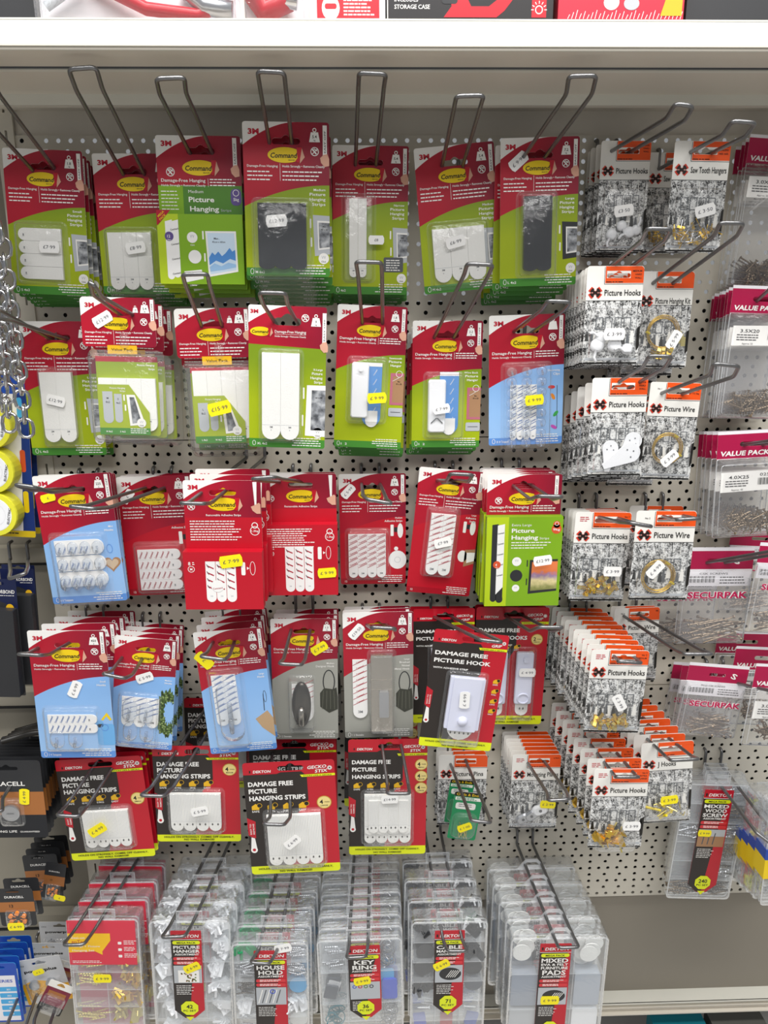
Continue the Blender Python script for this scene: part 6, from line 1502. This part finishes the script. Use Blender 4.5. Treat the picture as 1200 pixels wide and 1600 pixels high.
def shelf_pack(label, x0, x1, d, name, shapes, cat='blister pack'):
    a, b = P(x0, 20, d), P(x1, 20, d); w = (b.x-a.x)*1000; root = empty(name, Matrix.Translation(((a.x+b.x)/2, -d, zs)))
    mb = MB(w); mb.prism([(0, -120), (w, -120), (w, 0), (0, 0)], -3, -2, BAGW); mb.build('card', root); s = MB(w); shapes(s, w); s.build('tool', root, True).location.z = .014
    blister(3, -110, w-6, 109, 26, w, 1, r=8, fl=2)[1].build('blister', root, True); tag(root, label, cat)
shelf_pack('clear pack with a red handled tool lying on the top shelf', 62, 375, .16, 'tool_pack',
           lambda s, w: (s.tube([s.c(w*.12, -60, 8), s.c(w*.3, -34, 10), s.c(w*.55, -9, 12), s.c(w*.8, -3.5, 12), s.c(w*.95, -14, 10)], [.006, .008, .0065, .006, .004], RED, 10),
                         s.tube([s.c(w*.72, -30, 8), s.c(w*.84, -12, 12), s.c(w*.97, -8, 10)], .009, SILVER, 10), s.tube([s.c(w*.05, -12, 8), s.c(w*.2, -30, 8)], .005, GREYL, 8)))
shelf_pack('clear pack with a red and chrome tool on the top shelf', 382, 482, .15, 'tool_pack',
           lambda s, w: (s.tube([s.c(w*.05, -40, 8), s.c(w*.35, -10, 12), s.c(w*.7, -22, 12)], .012, RED, 10), s.tube([s.c(w*.45, -22, 16), s.c(w*.85, -18, 16)], .008, CHROME, 10)))
shelf_box('red and white carton with a goggle face symbol on the top shelf', 486, 602, .165, 120, 100, BAGW, deco=d_face)
shelf_box('black carton printed INCLUDES STORAGE CASE on the top shelf', 604, 864, .165, 130, 110, mat('soot_print', '#1d1a1c', .4), deco=d_inc)
shelf_box('red shrink wrapped set with yellow corner on the top shelf', 872, 1068, .165, 120, 90, mat('cherry_print', '#c8203a', .35), deco=d_white, name='tool_set')
shelf_box('black grooved case under film at the far end of top shelf', 1072, 1260, .15, 90, 120, CHAR, 'case', name='tool_case')

# goods under the lower shelf
zf2 = zf-.30
mb = MB(); mb.box((.15, .0, zf2-.0085), (2.2, .3, .015), SHELFD); o = mb.build('display_shelf'); tag(o, 'lowest beige shelf carrying teal and grey cartons', 'shelf')
for lab, x0, x1, m in (('teal carton with pale print under the lower shelf', 1046, 1132, TEAL), ('dull grey carton under the lower shelf', 1142, 1230, mat('dull_grey_print', '#55544f', .6))):
    a, b = P(x0, 1590, .06), P(x1, 1590, .06); w = (b.x-a.x)*1000; root = empty('stock_carton', Matrix.Translation(((a.x+b.x)/2, -.06, zf2)))
    mb = MB(w); mb.prism([(0, -268), (w, -268), (w, 0), (0, 0)], -80, 0, m); mb.build('carton', root)
    e = MB(w); e.greek(6, -264, w*.5, 6, WHITE if m is TEAL else GREYL, 4, 1.6, 4); e.line(w*.6, -266, w*.66, -228, .8, GREYL); e.build('front_print', root); tag(root, lab, 'carton')

# ------------------------------------------------------------------ the neighbouring bay
def link_chain(x0, y0, x1, y1, d, n, label, r=.0021, L=.026, Wd=.0085):
    a, b = P(x0, y0, d), P(x1, y1, d); mb = MB(); dr = (b-a).normalized(); rd = random.Random(x0)
    tot = (b-a).length; st = tot/n
    for i in range(n):
        c = a+dr*st*(i+.5); ang = (0.35 if i % 2 else 1.92)+rd.uniform(-.25, .25); sd = Vector((math.cos(ang), math.sin(ang), 0)); tw = rd.uniform(-.08, .08)
        up_ = (dr+Vector((tw, 0, 0))).normalized(); hl = st*.66; pts = []
        for t in range(0, 360, 30):
            ct, s_ = math.cos(R(t)), math.sin(R(t))
            pts.append(c+sd*Wd*s_+up_*((hl-Wd)*(1 if ct > 0 else -1)*min(1, abs(ct)*3)+Wd*ct))
        mb.tube(pts, r, CHROME, 7, closed=True)
    o = mb.build('hanging_chain', smooth=True); tag(o, label, 'chain', 'chains hanging beside the strip packs'); return o
link_chain(-34, 330, 4, 640, .095, 13, 'bright steel chain nearest the photo edge, mostly cut off')
link_chain(-14, 330, 16, 672, .105, 14, 'bright steel chain hanging between two others to tape height')
link_chain(0, 350, 42, 680, .10, 14, 'bright steel chain hanging closest to the lime strip packs')
link_chain(6, 440, 26, 600, .085, 8, 'short bright steel chain tangled behind the others')
# yellow tape rolls on a blue card
def tape_card(w, h):
    mb = MB(w); sheet(mb, w, h, [(lambda x: h*.10, BLUED), (lambda x: h-9, mat('navy_blue_print', '#14337e', .35)), (None, YEL)], None, r=2)
    mb.poly([(0, h*.1), (w-16, h*.1), (w-10, h*.3), (w-16, h-9), (0, h-9)], BAGW, LB); mb.rect(w-14, h*.12, 7, 26, CYANP, LB+1, 3); mb.rect(w-14, h*.44, 7, 30, mat('tomato_print', '#d9542c', .4), LB+1, 3); mb.rect(w-13, h*.7, 7, 30, YEL, LB+1, 3); mb.greek(8, h-6, w-20, 1, BLACK, 3, 1.6, 3)
    P_ = [('card', mb, None, False, None)]
    for i in range(3):
        cy = h*.17+i*h*.27+h*.12; cx = w-42; r_ = 30
        t = MB(w); t.loft([(ell(cx, cy, r_, r_*.98, 28), 2), (ell(cx, cy, r_, r_*.98, 28), 22), (ell(cx, cy, r_-1, r_-1, 28), 24), (ell(cx, cy, r_-7, r_-7, 28), 24.3)], mat('tape_yellow', '#e6e23c', .4))
        t.loft([(ell(cx, cy, r_-7, r_-7, 28), 24.4), (ell(cx, cy, r_-8, r_-8, 28), 24.6)], PLW); t.loft([(ell(cx, cy, 15, 15, 24), 24.8), (ell(cx, cy, 14, 14, 24), 20.5)], GREYD); 
        t.text('ELECTRIC', cx+r_-11, cy+12, 3, BLACK, d=25, fit=22, rot=80)
        P_.append(('tape_roll', t, None, False, 'yellow tape roll'))
    return P_
root, M_, d_ = stack('tape_pack', 'tape', 'blue card with yellow tape rolls under the chains', tape_card, (-52, 588, 40, 588, -36, 838), 2, d=.035, roll=-3.5, step=.02)
# navy and black sewing kits
def kit_card(w, h):
    k = w/60; H = h/k; mb = MB(w, k); sheet(mb, 60, H, [(lambda x: 34+14*abs(x-30)/30, NAVY), (None, CHAR)], (30, 7, 24, 5), r=2, back=CHAR)
    mb.text('KORBOND', 28, 23, 6, WHITE, LB+2, fit=29, bold=1); mb.greek(34, 26, 22, 1, WHITE, 2, .9, 2)
    mb.disc(48, 47, 6, AMBER, LB+1, ry=7); mb.text('KORBOND', 50, H-12, 5, GREYD, LB+2, fit=34, rot=75); mb.text('Scissors', 50, 84, 3, GREYL, LB+2, fit=26, rot=82)
    b = MB(w, k); b.prism(rrect(2, 46, 56, H-50, 2), .6, 12, CHAR); return [('header_card', mb, None, False, None), ('kit_box', b, None, False, 'black box')]
stack('sewing_kit', 'sewing kit', 'navy topped black kit hanging behind the edge one', kit_card, (0, 890, 52, 887, 12, 1082), 2, d=.075, roll=-2, step=.02, slot=(.5, 11), hook=((14, 905), (40, 896), (30, 890)), hlabel='bright wire hook of the navy topped kits', base=(34, 872), h=165)
stack('sewing_kit', 'sewing kit', 'navy topped black kit cut by the photo edge', kit_card, (-38, 906, 24, 903, -26, 1105), 1, d=.10, roll=-2.5, h=165)
# coin battery cards
def battery_card(w, h):
    k = w/85; H = h/k; mb = MB(w, k)
    sheet(mb, 85, H, [(lambda x: H*.40, CHAR), (lambda x: H*.70, COPPER), (None, mat('night_print', '#15181f', .4))], (40, 12, 30, 5), r=5, back=CHAR)
    mb.text('DURACELL', 8, H*.32, 6.4, WHITE, LB+2, fit=54, bold=2); mb.text('SECURE', 8, H*.47, 3.6, BLACK, LB+2, fit=24); mb.text('LONG LIFE', 14, H*.93, 3.4, WHITE, LB+2, fit=30, bold=2); mb.text('GUARANTEED', 48, H*.93, 2.4, WHITE, LB+2, fit=26)
    c = MB(w, k); c.loft([(ell(40, H*.66, 12, 12, 24), 1), (ell(40, H*.66, 12, 12, 24), 4), (ell(40, H*.66, 10.6, 10.6, 24), 4.4)], SILVER)
    c.text('CR2032', 40, H*.66+1, 2.2, GREYD, d=4.7, al='c')
    return [('card', mb, None, False, None), ('coin_cell', c, None, False, 'round silver coin cell'), blister(26, H*.5, 28, 38, 7, w, k)]
stack('battery_card', 'battery', 'black and copper coin battery card with yellow price', battery_card, (-40, 1190, 62, 1186, -30, 1330), 9, d=.14, back=(0, 1152), roll=-1, slot=(.5, 12), hook=((-24, 1266), (4, 1268), (-10, 1248)), hlabel='wire hook over the coin battery cards', tags=((38, 1245, '£ 4·99', 'y', 84, 1, 1.2),), h=118)
def hearing_card(w, h):
    k = w/60; H = h/k; mb = MB(w, k); sheet(mb, 60, H, [(lambda x: H*.36, CHAR), (lambda x: H*.62, COPPER), (None, CHAR)], (26, 6, 22, 4), r=5, back=CHAR)
    mb.text('DURACELL', 12, H*.25, 4.4, WHITE, LB+2, fit=32, bold=2); mb.text('13', 18, H*.5, 6, BLACK, LB+2); P_ = [('card', mb, None, False, None)]
    for i in range(6):
        a = R(60*i+30); c = MB(w, k); cx, cy = 30+13*math.cos(a), H*.78+11*math.sin(a); c.loft([(ell(cx, cy, 3.6, 3.6, 14), 1), (ell(cx, cy, 3.6, 3.6, 14), 4)], mat('amber_tab', '#f08a28', .4)); c.prism([(cx-1.5, cy), (cx+1.5, cy), (30+5*math.cos(a)+1, H*.78+5*math.sin(a)), (30+5*math.cos(a)-1, H*.78+5*math.sin(a))], 1, 2, mat('amber_tab', '#f08a28', .4))
        P_.append(('button_cell', c, None, False, 'orange tabbed cell'))
    P_.append(blister(12, H*.6, 36, H*.37, 8, w, k)); return P_
stack('battery_card', 'battery', 'small black and copper card with six orange button cells', hearing_card, (-6, 1390, 50, 1386, 0, 1462), 2, d=.14, roll=0, h=62, step=.02, tags=((25, 1448, '£ 6·99', 'y', 0, .95, 9),))
stack('battery_card', 'battery', 'small dark battery card hanging high behind the rabbit coloured ones'.replace('rabbit coloured', 'copper'), hearing_card, (34, 1336, 88, 1334, 40, 1405), 4, d=.05, roll=2, h=78)
stack('battery_card', 'battery', 'tilted dark battery card with small yellow price', hearing_card, (72, 1345, 104, 1352, 88, 1410), 1, d=.09, roll=-12, h=62, tags=((93, 1403, '£', 'y', -5, .7, 9),))
def power_card(w, h):
    k = w/70; H = h/k; mb = MB(w, k); sheet(mb, 70, H, [(lambda x: H*.55-6*math.sin(x/14), mat('silver_grey_print', '#c9cacd', .4)), (None, mat('marigold_print', '#f2b21c', .4))], (36, 9, 22, 4), r=2)
    mb.text('powerplus', 10, 24, 5, BLACK, LB+2, fit=50, bold=3); mb.text('4 PCS', 4, 12, 2.6, GREYD, LB+2); P_ = [('card', mb, None, False, None)]
    for cx, cy in ((20, 46), (46, 46), (22, 74), (52, 70)):
        c = MB(w, k); c.loft([(ell(cx, cy, 8, 8, 20), 1), (ell(cx, cy, 8, 8, 20), 4), (ell(cx, cy, 7, 7, 20), 4.3)], SILVER); P_.append(('coin_cell', c, None, False, 'silver coin cell'))
    P_.append(blister(8, 35, 54, H-40, 7, w, k)); return P_
stack('battery_card', 'battery', 'grey and orange card of four coin cells, tilted', power_card, (22, 1504, 92, 1490, 36, 1580), 1, d=.12, roll=9, h=80, tags=((60, 1519, '£ 2', 'y', 10, .7, 5),), hook=((8, 1610), (34, 1622), (30, 1590)), hlabel='long bare wire hook dropping below the coin cells', base=(74, 1478), slot=(.5, 10))
stack('battery_card', 'battery', 'grey card of coin cells hanging straight behind the tilted one', power_card, (42, 1472, 106, 1474, 50, 1560), 2, d=.05, roll=-1, h=88)
def blue_card(w, h):
    mb = MB(w); sheet(mb, w, h, [(None, BLUED)], (w/2, 8, 20, 4), r=4, back=CYANP)
    mb.poly([(3, 22), (w-4, 22), (w-4, h-3), (3, h-3)], BAGW, LB); mb.text('BATTERIES', 4, 34, 5, BLUED, LB+1, fit=w-12, bold=2)
    for i in range(5): mb.rect(w*.45, 42+i*11, w*.48, 8, CYANP, LB+1, 1.5); mb.text(str(301+i*52), w*.7, 48+i*11, 3, WHITE, LB+2, al='c')
    return [('card', mb, None, False, None)]
stack('battery_card', 'battery', 'blue and white battery card at the bottom corner', blue_card, (-34, 1506, 24, 1503, -24, 1600), 5, d=.14, roll=0, h=105, step=.012)
def small_red(w, h):
    mb = MB(w); sheet(mb, w, h, [(lambda x: 12, IVORY), (lambda x: h*.75, mat('maroon_print', '#7d1f38', .35)), (None, BLACK)], (w/2, 6, 12, 3), r=3)
    mb.rect(5, 18, w-10, 10, mat('copper_print', '#a96a34', .4), LB); return [('card', mb, None, False, None), blister(5, h*.45, w-10, h*.5, 8, w, 1)]
stack('small_fitting_pack', 'small fittings', 'small maroon blister card turned edge on, upper one', small_red, (92, 1494, 122, 1510, 98, 1560), 2, d=.10, roll=-20, h=52, hook=((52, 1612), (76, 1620), (66, 1596)), hlabel='long bare wire hook beside the maroon blister cards', base=(108, 1485), slot=(.5, 6))
stack('small_fitting_pack', 'small fittings', 'small maroon blister card turned edge on, lower one', small_red, (84, 1524, 112, 1548, 92, 1592), 1, d=.15, roll=-28, h=58)
# black hangers above the coin batteries
for i in range(5):
    a = P(18+i*5, 1158-i*4, .12-.02*i); mb = MB(); x, y, z = a
    mb.tube(rounded_path([(x-.012, y, z), (x+.03, y, z+.012), (x+.09, y+.01, z+.008), (x+.10, y+.01, z-.02)], .01), .004, BLACK, 8); o = mb.build('plastic_hanger', smooth=True)
    tag(o, 'black plastic hanger bar, %s of five above the coin batteries' % ('lowest', 'second lowest', 'middle', 'second highest', 'highest')[i], 'hanger', 'black hanger bars')
